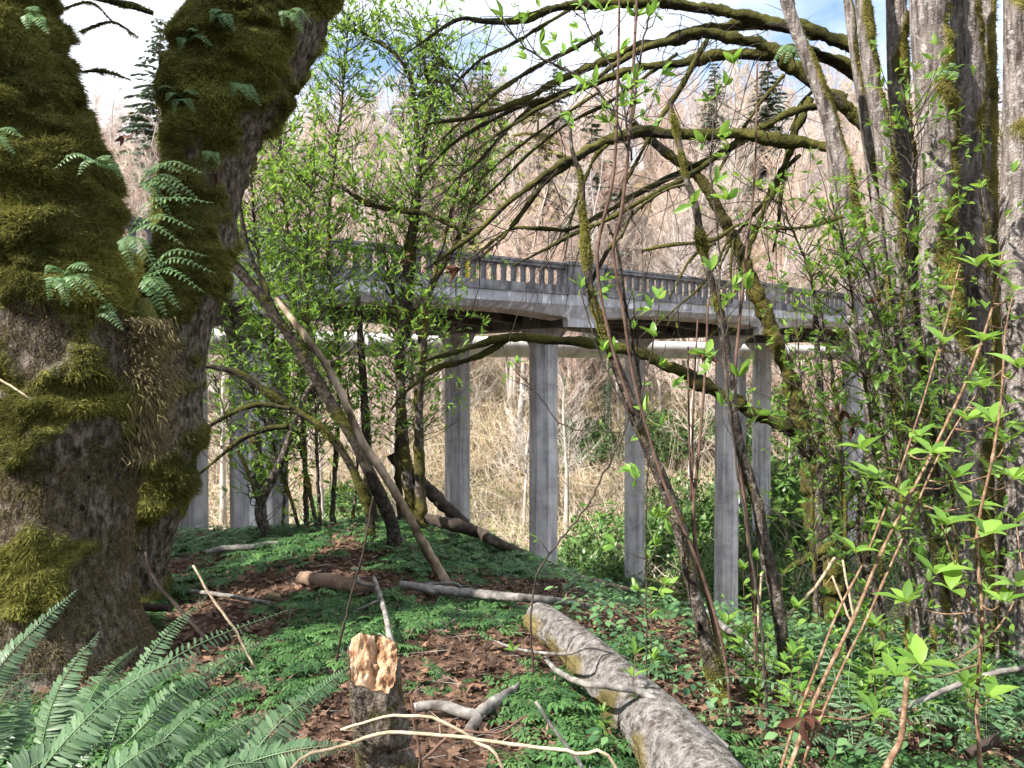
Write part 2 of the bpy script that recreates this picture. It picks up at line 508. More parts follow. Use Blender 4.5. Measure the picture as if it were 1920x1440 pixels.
xs = axis_lines(-5.5, 6.5, 0.06, -400, 400)
ys = axis_lines(1.0, 9.5, 0.06, -150, 700)
X, Yg = np.meshgrid(xs, ys)
Z = gz(X, Yg)
fine = (np.abs(X) < 7) & (Yg > 0) & (Yg < 11)
Z = Z + np.where(fine, 0.03 * (fbm(np.stack([X * 9, Yg * 9, 0 * X], -1), 21, 3) - 0.5), 0)
gm = MB()
nx, ny = len(xs), len(ys)
i = (np.arange(ny - 1)[:, None] * nx + np.arange(nx - 1)[None, :])
Qg = np.stack([i, i + 1, i + nx + 1, i + nx], -1).reshape(-1, 4)
gm.add(np.stack([X, Yg, Z], -1).reshape(-1, 3), Q=Qg, a=sstep(14, 34, Yg).ravel())
m, nt, b = mat('forest_floor')
f1 = noise(nt, 14, 6, rough=.7)
soil = ramp(nt, f1, [(.3, (.022, .014, .010)), (.5, (.065, .038, .026)), (.68, (.13, .08, .055))])
f2 = noise(nt, 1.1, 7, rough=.7)
dry = ramp(nt, f2, [(.3, (.07, .05, .03)), (.46, (.20, .14, .085)), (.56, (.28, .21, .13)), (.68, (.13, .15, .05))])
nt.links.new(mixc(nt, attr(nt), soil, dry), b.inputs['Base Color'])
b.inputs['Roughness'].default_value = .95
b.inputs['Specular IOR Level'].default_value = .1
bump(nt, b, noise(nt, 30, 6), .8, .03)
gm.build('ground', m, kind='structure', label='forest floor of a wooded knoll above a valley and a far slope')

# ------------------------------------------------------------------ the concrete bridge
BA = math.radians(38.0)                       # the bridge runs away to the right
BO = np.array([1.0, 25.0])                    # foot of the near column of the middle bent
BU = np.array([math.cos(BA), math.sin(BA)]); BV = np.array([-math.sin(BA), math.cos(BA)])
SPAN, NB0, NB1 = 9.4, -2, 4
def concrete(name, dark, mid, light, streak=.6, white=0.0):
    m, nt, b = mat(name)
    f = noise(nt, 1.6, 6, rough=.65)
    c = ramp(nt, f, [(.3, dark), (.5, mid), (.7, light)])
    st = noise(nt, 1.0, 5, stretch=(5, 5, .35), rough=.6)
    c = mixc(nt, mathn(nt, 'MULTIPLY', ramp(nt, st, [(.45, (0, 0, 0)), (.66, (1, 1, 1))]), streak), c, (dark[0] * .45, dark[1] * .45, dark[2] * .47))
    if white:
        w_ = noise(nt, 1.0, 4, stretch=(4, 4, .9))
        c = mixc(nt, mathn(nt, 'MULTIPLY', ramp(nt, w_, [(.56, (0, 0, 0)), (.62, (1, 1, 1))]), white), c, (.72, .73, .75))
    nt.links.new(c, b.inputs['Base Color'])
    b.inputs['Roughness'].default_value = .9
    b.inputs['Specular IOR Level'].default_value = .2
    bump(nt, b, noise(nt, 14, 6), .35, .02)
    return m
M['conc'] = concrete('weathered_concrete', (.22, .22, .235), (.38, .38, .395), (.48, .48, .49), .45, .25)
M['conccap'] = concrete('stained_cap_concrete', (.26, .26, .28), (.43, .43, .45), (.54, .54, .55), .35, .85)
M['concdark'] = concrete('blackened_parapet_concrete', (.10, .10, .105), (.215, .213, .22), (.37, .37, .37), .75)
M['concshade'] = concrete('shade_and_stain_beam_concrete', (.035, .035, .037), (.085, .083, .083), (.16, .155, .15), .7)  # stained concrete, its colour darkened further to carry the shade under the deck
M['conccol'] = concrete('column_concrete', (.27, .27, .275), (.46, .46, .465), (.58, .58, .57), .6)

bridge = thing('bridge', 'weathered grey concrete bridge on tall octagonal columns with arched balustrade', 'bridge', (BO[0], BO[1], 0), BA)
zt = {'top': 4.45, 'cap0': 4.30, 'bal0': 3.80, 'base0': 3.55, 'fas0': 3.20, 'beam0': 2.64}
DN, DF = -2.05, 7.2                            # near and far edge of the deck
t0b, t1b = NB0 * SPAN - 4.0, NB1 * SPAN + 4.0
# deck slab: flat top, fascia lip on each side, soffit haunched towards each bent
mb = MB(); box(mb, (t0b, DN + .42, 3.34), (t1b, DF - .42, 3.70)); mb.build('deck_slab', M['conc'], bridge, smooth=False)
for yy0, yy1, nm in ((DN, DN + .40, 'fascia'), (DF - .40, DF, 'fascia')):
    for k in range(NB0, NB1 + 1):
        mb = MB()
        x0, x1 = k * SPAN - SPAN / 2 + .006, k * SPAN + SPAN / 2 - .006
        xs_ = np.linspace(x0, x1, 13)
        hz = 3.20 - 0.0 * xs_
        inner = yy1 + .55 if yy0 < 0 else yy0 - .55
        front = yy0 if yy0 < 0 else yy1
        back = yy1 if yy0 < 0 else yy0
        V = []
        for xx in xs_:
            d = abs(xx - k * SPAN) / (SPAN / 2)
            low = 3.02 - .26 * max(0, 1 - d * 1.5) ** 1.5
            V += [(xx, front, 3.545), (xx, front, 3.26), (xx, (front + back) / 2, low + .06), (xx, inner, low), (xx, inner, 3.335), (xx, back, 3.545)]
        V = np.array(V)
        Qf = []
        for q in range(12):
            for r in range(6):
                a_, b_ = q * 6 + r, q * 6 + (r + 1) % 6
                Qf.append((a_, b_, b_ + 6, a_ + 6))
        endq = [(0, 5, 4, 3), (0, 3, 2, 1)]
        endq2 = [(72 + 3, 72 + 4, 72 + 5, 72 + 0), (72 + 1, 72 + 2, 72 + 3, 72 + 0)]
        mb.add(V, Q=Qf + endq + endq2)
        mb.build(nm, M['conccap'], bridge, smooth=False)
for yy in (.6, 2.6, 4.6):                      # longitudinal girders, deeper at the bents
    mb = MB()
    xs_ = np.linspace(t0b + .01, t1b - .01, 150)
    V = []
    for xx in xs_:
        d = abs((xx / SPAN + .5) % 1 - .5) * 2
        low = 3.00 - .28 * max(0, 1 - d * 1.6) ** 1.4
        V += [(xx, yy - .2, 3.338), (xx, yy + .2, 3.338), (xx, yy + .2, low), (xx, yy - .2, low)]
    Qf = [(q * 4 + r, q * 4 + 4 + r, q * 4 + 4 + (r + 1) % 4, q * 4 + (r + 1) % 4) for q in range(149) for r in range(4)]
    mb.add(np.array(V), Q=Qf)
    mb.build('girder', M['concshade'], bridge, smooth=False)
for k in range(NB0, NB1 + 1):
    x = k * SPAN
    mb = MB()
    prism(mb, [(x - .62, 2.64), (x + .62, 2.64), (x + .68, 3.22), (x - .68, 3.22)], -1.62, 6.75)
    cb = mb.build('cap_beam', M['concshade'], bridge, smooth=False)
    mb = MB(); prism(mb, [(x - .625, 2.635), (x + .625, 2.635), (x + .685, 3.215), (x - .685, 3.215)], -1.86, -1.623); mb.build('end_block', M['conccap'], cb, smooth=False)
    for yc in (0.0, 4.88):
        mb = MB()
        th = np.arange(8) * math.pi / 4 + math.pi / 8
        r = .47
        rings = [(-11.0, r * 1.05), (-9.2, r * 1.05), (-9.15, r)]
        for zj in (-7.6, -5.9, -4.2, -2.5, -.8, .9):
            rings += [(zj - .012, r), (zj - .006, r * .972), (zj + .006, r * .972), (zj + .012, r * (.996 + .008 * ((k * 7 + zj * 3) % 1)))]
        rings += [(2.02, r), (2.15, r * 1.04)]
        V = np.array([(x + rr * math.cos(t), yc + rr * math.sin(t), z) for z, rr in rings for t in th])
        Qc = [(q * 8 + j, q * 8 + (j + 1) % 8, q * 8 + 8 + (j + 1) % 8, q * 8 + 8 + j) for q in range(len(rings) - 1) for j in range(8)]
        mb.add(V, Q=Qc)
        col = mb.build('column', M['conccol'], bridge, smooth=False)
        mb = MB()                              # flared head, wide along the cap beam
        rings = [(2.152, .50, .50), (2.30, .60, .52), (2.64 - .003, .98, .60)]
        V = np.array([(x + b_ * math.cos(t) * 1.02, yc + a_ * math.sin(t) * 1.02, z) for z, a_, b_ in rings for t in th])
        Qc = [(q * 8 + j, q * 8 + (j + 1) % 8, q * 8 + 8 + (j + 1) % 8, q * 8 + 8 + j) for q in range(2) for j in range(8)]
        mb.add(V, Q=Qc)
        mb.build('capital', M['conc'], col, smooth=False)
        if k == -1 and yc == 0.0:              # dark scrawl of spray paint low on this column
            rg = rng_of(3); mg = MB()
            for q in range(5):
                t = np.linspace(0, 2 * math.pi, 14)
                cz, cx = -1.75 + .16 * q, x + .02 * rg.normal()
                a1, a2 = .07 + .03 * rg.random(), .08 + .04 * rg.random()
                P = np.stack([cx + a1 * np.cos(t + q) - .12, np.full(14, -.436) - .004, cz + a2 * np.sin(t * (1 + .2 * q))], -1)
                tube(mg, P, np.full(14, .012), 4, raw=True)
            mg.build('graffiti', plain_mat('black_spray_paint', [(.4, (.012, .012, .014)), (.6, (.02, .02, .022))], 5, bumpk=0), col)
# balustrade: base ledge, pilasters at each bent, balusters with arched openings, coping
PW, PITCHB = 1.5, .342
mbal = MB()
hw, o = PITCHB / 2 - .002, .062
arc = [(-(hw - (hw - o) * math.cos(a_)), .355 + .12 * math.sin(a_)) for a_ in np.linspace(0, math.pi / 2, 6)]
left_side = [(-o - .012, 0), (-o - .012, .03), (-o, .05)] + arc
out = left_side + [(-hw, .50), (hw, .50)] + [(-a_, b_) for a_, b_ in reversed(left_side)]
prism(mbal, out[::-1], -.05, .05)
bal_me = mbal.mesh('baluster', M['concdark'], smooth=False)
for yc, near in ((DN + .22, True), (DF - .22, False)):
    for k in range(NB0, NB1 + 1):
        x = k * SPAN
        mb = MB(); box(mb, (x - PW / 2, yc - .17, 3.547), (x + PW / 2, yc + .17, 4.42)); box(mb, (x - PW / 2 - .05, yc - .22, 4.42), (x + PW / 2 + .05, yc + .22, 4.52))
        if near: box(mb, (x - PW / 2 + .15, yc - .19, 3.86), (x + PW / 2 - .15, yc - .172, 4.25))
        mb.build('pilaster', M['concdark'], bridge, smooth=False)
        if k == NB1: continue
        xa, xb = x + PW / 2, x + SPAN - PW / 2
        mb = MB(); box(mb, (xa + .003, yc - .24, 3.547), (xb - .003, yc + .2, 3.80)); box(mb, (xa + .003, yc - .27, 3.545), (xb - .003, yc - .242, 3.62))
        mb.build('base_rail', M['concdark'], bridge, smooth=False)
        mb = MB(); box(mb, (xa + .053, yc - .17, 4.302), (xb - .053, yc + .17, 4.39)); box(mb, (xa + .053, yc - .21, 4.392), (xb - .053, yc + .21, 4.455))
        mb.build('coping', M['concdark'], bridge, smooth=False)
        n = int((xb - xa) / PITCHB)
        off = ((xb - xa) - n * PITCHB) / 2
        for q in range(n):
            link('baluster', bal_me, bridge, loc=(xa + off + (q + .5) * PITCHB, yc, 3.801))
# yellow marker on the deck seen through the openings
mp_ = W(876, 510, 20.9)
mb = MB(); zb = 3.705
tube(mb, [(mp_[0], mp_[1], zb), (mp_[0], mp_[1], zb + .62)], [.07, .06], 8, .2); tube(mb, [(mp_[0], mp_[1], zb), (mp_[0], mp_[1], zb + .06)], [.2, .19], 8, .2)
my, nty, by = mat('yellow_plastic'); by.inputs['Base Color'].default_value = (.75, .50, .03, 1); by.inputs['Roughness'].default_value = .5
mb.build('marker_post', my, label='yellow marker post on the bridge deck glimpsed between the balusters', cat='marker post')

# ------------------------------------------------------------------ the pale pipe beyond the bridge
pp = np.array([BO + BV * 8.4 + BU * t for t in np.linspace(-45, 75, 41)])
mb = MB()
tube(mb, np.column_stack([pp, np.full(41, 2.3)]), np.full(41, .45), 20, raw=True)
pipe_m = plain_mat('pale_pipe_coating', [(.3, (.42, .41, .38)), (.5, (.66, .65, .62)), (.7, (.78, .77, .74))], 1.6, rough=.6, bumpk=.1)
pipe = mb.build('pipe', pipe_m, label='long pale grey pipeline running level behind the bridge columns', cat='pipeline')
for t in (-30, -16, -2, 12, 26, 40, 54):
    c = BO + BV * 8.4 + BU * t
    mb = MB(); tube(mb, [(*(c - BU * .09), 2.3), (*(c + BU * .09), 2.3)], [.485, .485], 20, .3)
    mb.build('collar', pipe_m, pipe)
for t in (-21, -5.5, 21.5, 44):
    c = BO + BV * 8.4 + BU * t
    mb = MB(); g0 = gz1(c[0], c[1]) - .3
    V = []
    for z, hwid in ((g0, .55), (1.88, .42)):
        for sx, sy in ((-1, -1), (1, -1), (1, 1), (-1, 1)):
            V.append((*(c + BU * sx * .3 + BV * sy * hwid), z))
    mb.add(V, Q=[(0, 1, 5, 4), (1, 2, 6, 5), (2, 3, 7, 6), (3, 0, 4, 7), (4, 5, 6, 7)])
    mb.build('saddle_pier', M['conc'], pipe, smooth=False)

# ------------------------------------------------------------------ far slope: bare alders, conifers, bushes, thicket
def alder_meshes(seed, H):
    rg = rng_of(seed)
    tr, cr_ = MB(), MB()
    n = 9
    z = np.linspace(0, 1, n)
    P = np.stack([.25 * np.cumsum(rg.normal(size=n)) * z, .25 * np.cumsum(rg.normal(size=n)) * z, z * H - .4], -1)
    R = .20 * (1 - z * .92) * H / 14
    tube(tr, P, R, 6, raw=True)
    BP, BD, BL = [], [], []
    for q in range(46):
        h = .28 + .70 * (q + rg.random()) / 46
        p0 = np.array([np.interp(h, z, P[:, k]) for k in range(3)])
        az = rg.random() * 6.283
        up = .5 + .7 * rg.random()
        d = norm(np.array([math.cos(az), math.sin(az), up]))
        L = (.10 + .20 * (1 - h)) * H * (.6 + .7 * rg.random())
        p1 = p0 + d * L * .5; p2 = p1 + norm(d + np.array([0, 0, .35])) * L * .5
        r0 = .028 * (1.15 - h) * H / 14 + .006
        tube(tr if q % 2 else cr_, np.array([p0, p1, p2]), np.array([r0, r0 * .6, .004]), 3, raw=True, cap=False, a=.7)
        m_ = 16
        t = rg.random(m_) ** .7
        S = np.where(t[:, None] < .5, p0 + (p1 - p0) * t[:, None] * 2, p1 + (p2 - p1) * (t[:, None] * 2 - 1))
        BP.append(S); BD.append(norm(d + rg.normal(size=(m_, 3)) * .55 + np.array([0, 0, .25]))); BL.append((.35 + .5 * rg.random(m_)) * L * .55)
    BP, BD, BL = np.vstack(BP), np.vstack(BD), np.concatenate(BL)
    a = rg.random(len(BP))
    cones(cr_, BP, BD, BL, .015, a)
    for rep in range(2):
        t = rg.random(len(BP))
        S = BP + BD * (BL * t)[:, None]
        cones(cr_, S, norm(BD + rg.normal(size=BD.shape) * .6), BL * (.35 + .4 * rg.random(len(BL))), .011, rg.random(len(BP)))
    return tr.mesh('trunk', M['alder']), cr_.mesh('crown', M['aldertwig'])

def tree_thing(name, label, cat, group, loc, rz, s, parts):
    o = thing(name, label, cat, loc, rz, group)
    o.scale = (s, s, s)
    for nm, me in parts:
        link(nm, me, o)
    return o

ald = [alder_meshes(100 + q, 9.5 + 1.3 * q) for q in range(6)]
rg = rng_of(7)
cnt = 0
spots = []
while cnt < 285:
    y = 45 + 61 * rg.random() ** 1.15
    x = (rg.random() * 2 - 1) * (.70 * y)
    if any((x - a_) ** 2 + (y - b_) ** 2 < 1.0 for a_, b_ in spots): continue
    if y < 60 and rg.random() < .45: continue
    spots.append((x, y))
    v = ald[int(rg.integers(0, 6))]
    s = .8 + .45 * rg.random()
    tree_thing('alder_tree', 'bare pale alder standing in the dense stand across the far sunlit slope', 'tree', 'bare alders on the far slope',
               (x, y, gz1(x, y)), rg.random() * 6.28, s, (('trunk', v[0]), ('crown', v[1])))
    cnt += 1

def scatter(name, label, P, variants, smin, smax, mat_, tilt=0.0, seed=0):
    """one uncountable mass: copies of the variants set out on points"""
    src = bpy.data.collections.new(name + '_source')
    for q, meshes in enumerate(variants):
        sub = bpy.data.collections.new('%s_source_%d' % (name, q)); src.children.link(sub)
        for me in meshes: sub.objects.link(bpy.data.objects.new(name + '_source_piece', me))
    mm = MB(); mm.add(P)
    o = mm.build(name, mat_, kind='stuff', label=label)
    gn = bpy.data.node_groups.new(name, 'GeometryNodeTree')
    gn.interface.new_socket('Geometry', in_out='INPUT', socket_type='NodeSocketGeometry'); gn.interface.new_socket('Geometry', in_out='OUTPUT', socket_type='NodeSocketGeometry')
    gi, go = gn.nodes.new('NodeGroupInput'), gn.nodes.new('NodeGroupOutput')
    ci, ip = gn.nodes.new('GeometryNodeCollectionInfo'), gn.nodes.new('GeometryNodeInstanceOnPoints')
    ci.inputs['Collection'].default_value = src; ci.inputs['Separate Children'].default_value = True; ci.inputs['Reset Children'].default_value = True
    rv, rs = gn.nodes.new('FunctionNodeRandomValue'), gn.nodes.new('FunctionNodeRandomValue')
    rv.data_type = 'FLOAT_VECTOR'; rv.inputs[0].default_value = (-tilt, -tilt, 0); rv.inputs[1].default_value = (tilt, tilt, 6.283); rv.inputs['Seed'].default_value = seed
    rs.data_type = 'FLOAT'; rs.inputs[2].default_value = smin; rs.inputs[3].default_value = smax; rs.inputs['Seed'].default_value = seed + 1
    gn.links.new(gi.outputs[0], ip.inputs['Points']); gn.links.new(ci.outputs[0], ip.inputs['Instance']); ip.inputs['Pick Instance'].default_value = True
    gn.links.new(rv.outputs[0], ip.inputs['Rotation']); gn.links.new(rs.outputs[1], ip.inputs['Scale']); gn.links.new(ip.outputs[0], go.inputs[0])
    o.modifiers.new('instances', 'NODES').node_group = gn
    return o
# the rest of the stand, too many to count
rgm = rng_of(8)
ym = 56 + 70 * rgm.random(620) ** 1.0; xm = (rgm.random(620) * 2 - 1) * .74 * ym
scatter('alder_stand', 'dense mass of bare alders filling the far slope', np.stack([xm, ym, gz(xm, ym)], -1), ald, .75, 1.25, M['alder'])

def conifer_meshes(seed, H, Rb, lo, mat_, dens=1.0):
    rg = rng_of(seed)
    tr, cr_ = MB(), MB()
    tube(tr, [(0, 0, -.5), (.1, 0, H * .5), (0, 0, H)], [.02 * H, .012 * H, .01], 7, 1.0)
    z = lo * H
    while z < H - .3:
        h = (z / H - lo) / (1 - lo)
        n = int((6 if h < .8 else 4) * dens)
        for q in range(n):
            az = rg.random() * 6.283
            L = Rb * (1 - h) ** .8 * (.55 + .6 * rg.random()) + .25
            d = np.array([math.cos(az), math.sin(az), .05 + .25 * h])
            m_ = max(5, int(L * 6 * dens))
            t = (np.arange(m_) + rg.random(m_)) / m_
            pos = np.array([0, 0, z]) + d * L * t[:, None] + np.stack([0 * t, 0 * t, -.28 * L * t * t], -1)
            side = np.array([-d[1], d[0], 0])
            sg = np.where(rg.random(m_) < .5, -1, 1)[:, None]
            ld = norm(d * .8 + side * sg * (.4 + .6 * rg.random(m_))[:, None] + np.stack([0 * t, 0 * t, -.35 - .5 * rg.random(m_)], -1))
            leaves(cr_, pos, ld, np.tile([0, 0, 1.0], (m_, 1)), (.45 + .5 * rg.random(m_)) * (.5 + .5 * L / Rb), .28 + .16 * rg.random(m_), .1, -.1, rg.random(m_), full=False)
            if q % 2 == 0:
                tube(tr, np.array([[0, 0, z], np.array([0, 0, z]) + d * L * .8 - [0, 0, .18 * L]]), np.array([.03, .008]), 3, raw=True, cap=False)
        z += (.34 + .3 * rg.random()) * (1 if H < 14 else 1.35)
    return tr.mesh('trunk', M['brownbark']), cr_.mesh('crown', mat_)

con = [conifer_meshes(200 + q, 20 + 3 * q, 4.6 + .4 * q, .10, M['conifer'], 1.7) for q in range(3)]
yel = conifer_meshes(210, 16, 4.2, .2, M['yellowtree'])
lab_c = ['tall blue green conifer rising above bare alders on the skyline beside the arching branches', 'dark conifer on the ridge seen beneath the arching mossy branches', 'hazy conifer on the skyline between the two stems of the mossy maple']
def put_conifer(px, ytop, Yd, v, label, s=None, group=None, H=None):
    p = W(px, ytop, Yd)
    g = gz1(p[0], Yd)
    Hm = (20, 23, 26, 16)[v]
    s = (p[2] - g) / Hm
    me = (con + [yel])[v]
    return tree_thing('conifer_tree' if v < 3 else 'budding_tree', label, 'tree', group, (p[0], Yd, g), px * .37, s, (('trunk', me[0]), ('crown', me[1])))
put_conifer(815, 30, 86, 1, 'tall conifer on the skyline left of the tangle of arching branches')
put_conifer(905, 95, 92, 0, 'conifer on the skyline just under the uppermost arching branch')
put_conifer(300, 20, 80, 2, 'hazy conifer on the skyline between the two stems of the mossy maple')
put_conifer(1340, 110, 96, 2, 'conifer on the skyline under the middle of the mossy arches')
put_conifer(1440, 95, 90, 1, 'conifer on the skyline close beside the grey trunk clump')
put_conifer(1262, 190, 120, 0, 'small far conifer poking above the pinkish bare alders')
put_conifer(1110, 205, 72, 0, 'blue green conifer among bare alders behind the crossing mossy branches')
put_conifer(1890, 160, 80, 1, 'conifer seen in the gap beside the far right trunk')
put_conifer(1010, 165, 70, 3, 'yellow green budding tree on the slope above the bridge')
put_conifer(690, 150, 98, 1, 'hazy conifer on the skyline behind the leafy shrubs')
put_conifer(590, 205, 95, 0, 'hazy conifer on the skyline just right of the leaning maple stem')
put_conifer(760, 120, 104, 2, 'furthest tall conifer above the balustrade behind the dark shrub')
put_conifer(1040, 120, 100, 2, 'conifer on the skyline behind the crossing arching limbs')
put_conifer(925, 150, 76, 3, 'yellow green budding tree further back beside the conifers')

# evergreen bushes in the valley
def bush_meshes(seed, n, leaf, mat_):
    rg = rng_of(seed)
    mb, st = MB(), MB()
    d = norm(rg.normal(size=(n, 3)) * [1, 1, .9])
    d[:, 2] = np.abs(d[:, 2]) * 1.1 - .12
    lump = .62 + .75 * fbm(d * 2.1 + seed, seed, 3)
    rad = lump * (1 - .5 * rg.random(n) ** 2.2)
    P = d * rad[:, None]
    P[:, 2] = np.maximum(P[:, 2] + .05, .0)
    ld = norm(d * .6 + rg.normal(size=(n, 3)) * .6 + [0, 0, -.1])
    U = norm(d + rg.normal(size=(n, 3)) * .3 + [0, 0, .6])
    leaves(mb, P, ld, U, leaf * (.7 + .6 * rg.random(n)), leaf * .42, .25, .12, np.clip(rg.normal(.45, .25, n), 0, 1), full=False)
    for q in range(14):
        e = norm(rg.normal(size=3) * [1, 1, .3] + [0, 0, .9]) * .75
        tube(st, np.array([[0, 0, -.15], e * .5 + rg.normal(size=3) * .05, e]), np.array([.03, .018, .006]), 4, raw=True, cap=False)
    return mb.mesh('crown', mat_), st.mesh('stems', M['brownbark'])
bsh = [bush_meshes(300 + q, 3600, .12, M['laurel']) for q in range(4)]
rg = rng_of(12)
blist = [(1120, 960, 36, 3.0), (1085, 1030, 33, 2.2), (1165, 1000, 35, 2.4), (1150, 880, 42, 3.4), (1290, 790, 46, 3.6), (1310, 900, 40, 2.8), (1255, 880, 42, 3.0), (1395, 860, 43, 3.6), (1480, 900, 40, 3.4),
         (1440, 800, 48, 4.0), (1540, 820, 46, 4.2), (1500, 740, 54, 4.4), (1400, 720, 58, 4.2), (965, 950, 38, 2.4), (930, 1000, 36, 2.0), (720, 930, 40, 3.0), (620, 900, 38, 2.8), (540, 960, 35, 2.2),
         (660, 830, 48, 3.0), (1620, 880, 41, 4.0), (1700, 760, 48, 4.6), (1100, 740, 56, 2.4), (1350, 1000, 36, 1.8), (1480, 1010, 35, 2.2), (1600, 960, 37, 3.0), (1240, 730, 56, 2.8), (1860, 620, 52, 5), (1800, 500, 60, 5)]
for q, (px, py, Yd, s) in enumerate(blist):
    p = W(px, py, Yd)
    g = gz1(p[0], Yd)
    v = bsh[q % 4]
    lab_b = {0: 'big glossy evergreen bush just right of the middle bridge column', 1: 'low evergreen bush at the very foot of the middle bridge column'}.get(q, 'rounded glossy evergreen bush in the sunlit hollow beneath the bridge')
    o = thing('evergreen_bush', lab_b, 'bush', (p[0], Yd, g - .2), q * 1.3, 'evergreen bushes below the bridge')
    o.scale = (s, s, s * (.8 + .3 * rg.random()))
    link('crown', v[0], o); link('stems', v[1], o)
# ivy-clad trunks
for q, (px, Yd, py0, py1, lab) in enumerate(((1135, 56, 700, 800, 'ivy covered tree trunk on the slope between two bridge columns'), (1062, 54, 730, 890, 'ivy covered trunk just beside the middle bridge column'))):
    p = W(px, py0, Yd); g = gz1(p[0], Yd)
    rg = rng_of(40 + q)
    t = thing('ivy_tree', lab, 'tree', (p[0], Yd, g))
    mb = MB(); tube(mb, [(0, 0, -.3), (.2, 0, 4), (.1, 0, 13)], [.2, .16, .04], 7, .8); mb.build('trunk', M['alder'], t)
    mb = MB(); n = 1500
    z = rg.random(n) * (p[2] - g + 1); az = rg.random(n) * 6.28; r = .22 + .4 * rg.random(n) * fbm(np.stack([z, az, 0 * z], -1), 5, 2)
    P = np.stack([r * np.cos(az) + .1, r * np.sin(az), z], -1); d = np.stack([np.cos(az), np.sin(az), -.6 + 0 * z], -1)
    leaves(mb, P, d, d + [0, 0, 1.2], .13, .11, .2, .1, rg.random(n), full=False)
    mb.build('ivy', M['ivy'], t)
# dry thicket: uncountable pale stems all over the far slope and the hollow
rg = rng_of(77)
n = 70000
y = 33 + 62 * rg.random(n) ** 1.1
x = (rg.random(n) * 2 - 1) * .72 * y
keep = fbm(np.stack([x * .12, y * .12, 0 * x], -1), 31, 3) + .10 * sstep(38, 50, y) > .47
x, y = x[keep], y[keep]; n = len(x)
z = gz(x, y)
L = (1.0 + 2.4 * rg.random(n) ** 2) * np.where(y > 48, 1.25, .8)
D = norm(np.stack([rg.normal(size=n) * .55, rg.normal(size=n) * .5, np.full(n, .9)], -1))
tk = MB()
cones(tk, np.stack([x, y, z - .1], -1), D, L * .8, .017, rg.random(n))
S = np.stack([x, y, z], -1) + D * (L * (.3 + .6 * rg.random(n)))[:, None]
cones(tk, S, norm(D + rg.normal(size=(n, 3)) * .8), L * .5, .011, rg.random(n))
k = int(n * .12)
cones(tk, np.stack([x, y, z + .2], -1)[:k], norm(rg.normal(size=(k, 3)) * [1, 1, .35] + [0, 0, .3]), L[:k] * 1.6, .022, rg.random(k) * .4 + .6)
tk.build('dry_thicket', M['thicket'], label='tangled dry pale brush and brambles covering the far slope', kind='stuff')
# green undergrowth of the hollow and the slope foot
n = 38000
y = 30 + 45 * rg.random(n); x = (rg.random(n) * 2 - 1) * .7 * y
kx = fbm(np.stack([x * .10, y * .10, 0 * x], -1), 61, 3)
keep = kx + .10 * sstep(0, 18, x) > .455
x, y = x[keep], y[keep]; n = len(x)
P = np.stack([x, y, gz(x, y) + .05 + .5 * rg.random(n)], -1)
ug = MB()
leaves(ug, P, norm(rg.normal(size=(n, 3)) * [1, 1, .5] + [0, 0, .35]), norm(rg.normal(size=(n, 3)) * .4 + [0, -.2, 1]), .3 + .3 * rg.random(n), .14, .3, .1, rg.random(n), full=False)
M['weeds'] = leaf_mat('yellow_green_weed', (.07, .11, .025), (.25, .28, .09), trans=.3, rough=.6)
ug.build('undergrowth', M['weeds'], label='low green undergrowth in the sunlit hollow', kind='stuff')

# unseen conifers added beside and behind the viewpoint, sized to shade the knoll
dcon = [conifer_meshes(230 + q, 24, 4.6, .03, M['coniferdark'], 1.3) for q in range(2)]
for q, (x, y, sh, sz_) in enumerate(((-13, 1, 1.1, .58), (-15.5, 8, 1.1, .6), (-12, -6, 1.1, .58), (-8, -9, 1.0, .56), (-19, -3, 1.2, .82), (-20, 5, 1.2, .8), (-15, -13, 1.2, .8), (-3, -12, 1.0, .6), (-22, 13, 1.2, .8), (-17, 16, 1.0, .6))):
    v = dcon[q % 2]
    o = tree_thing('shade_conifer', 'unseen dense conifer added beside and behind the viewpoint to shade the knoll', 'tree', 'unseen conifers added for shade', (x, y, gz1(x, y)), q * 1.1, 1, (('trunk', v[0]), ('crown', v[1])))
    o.scale = (sh, sh, sz_)

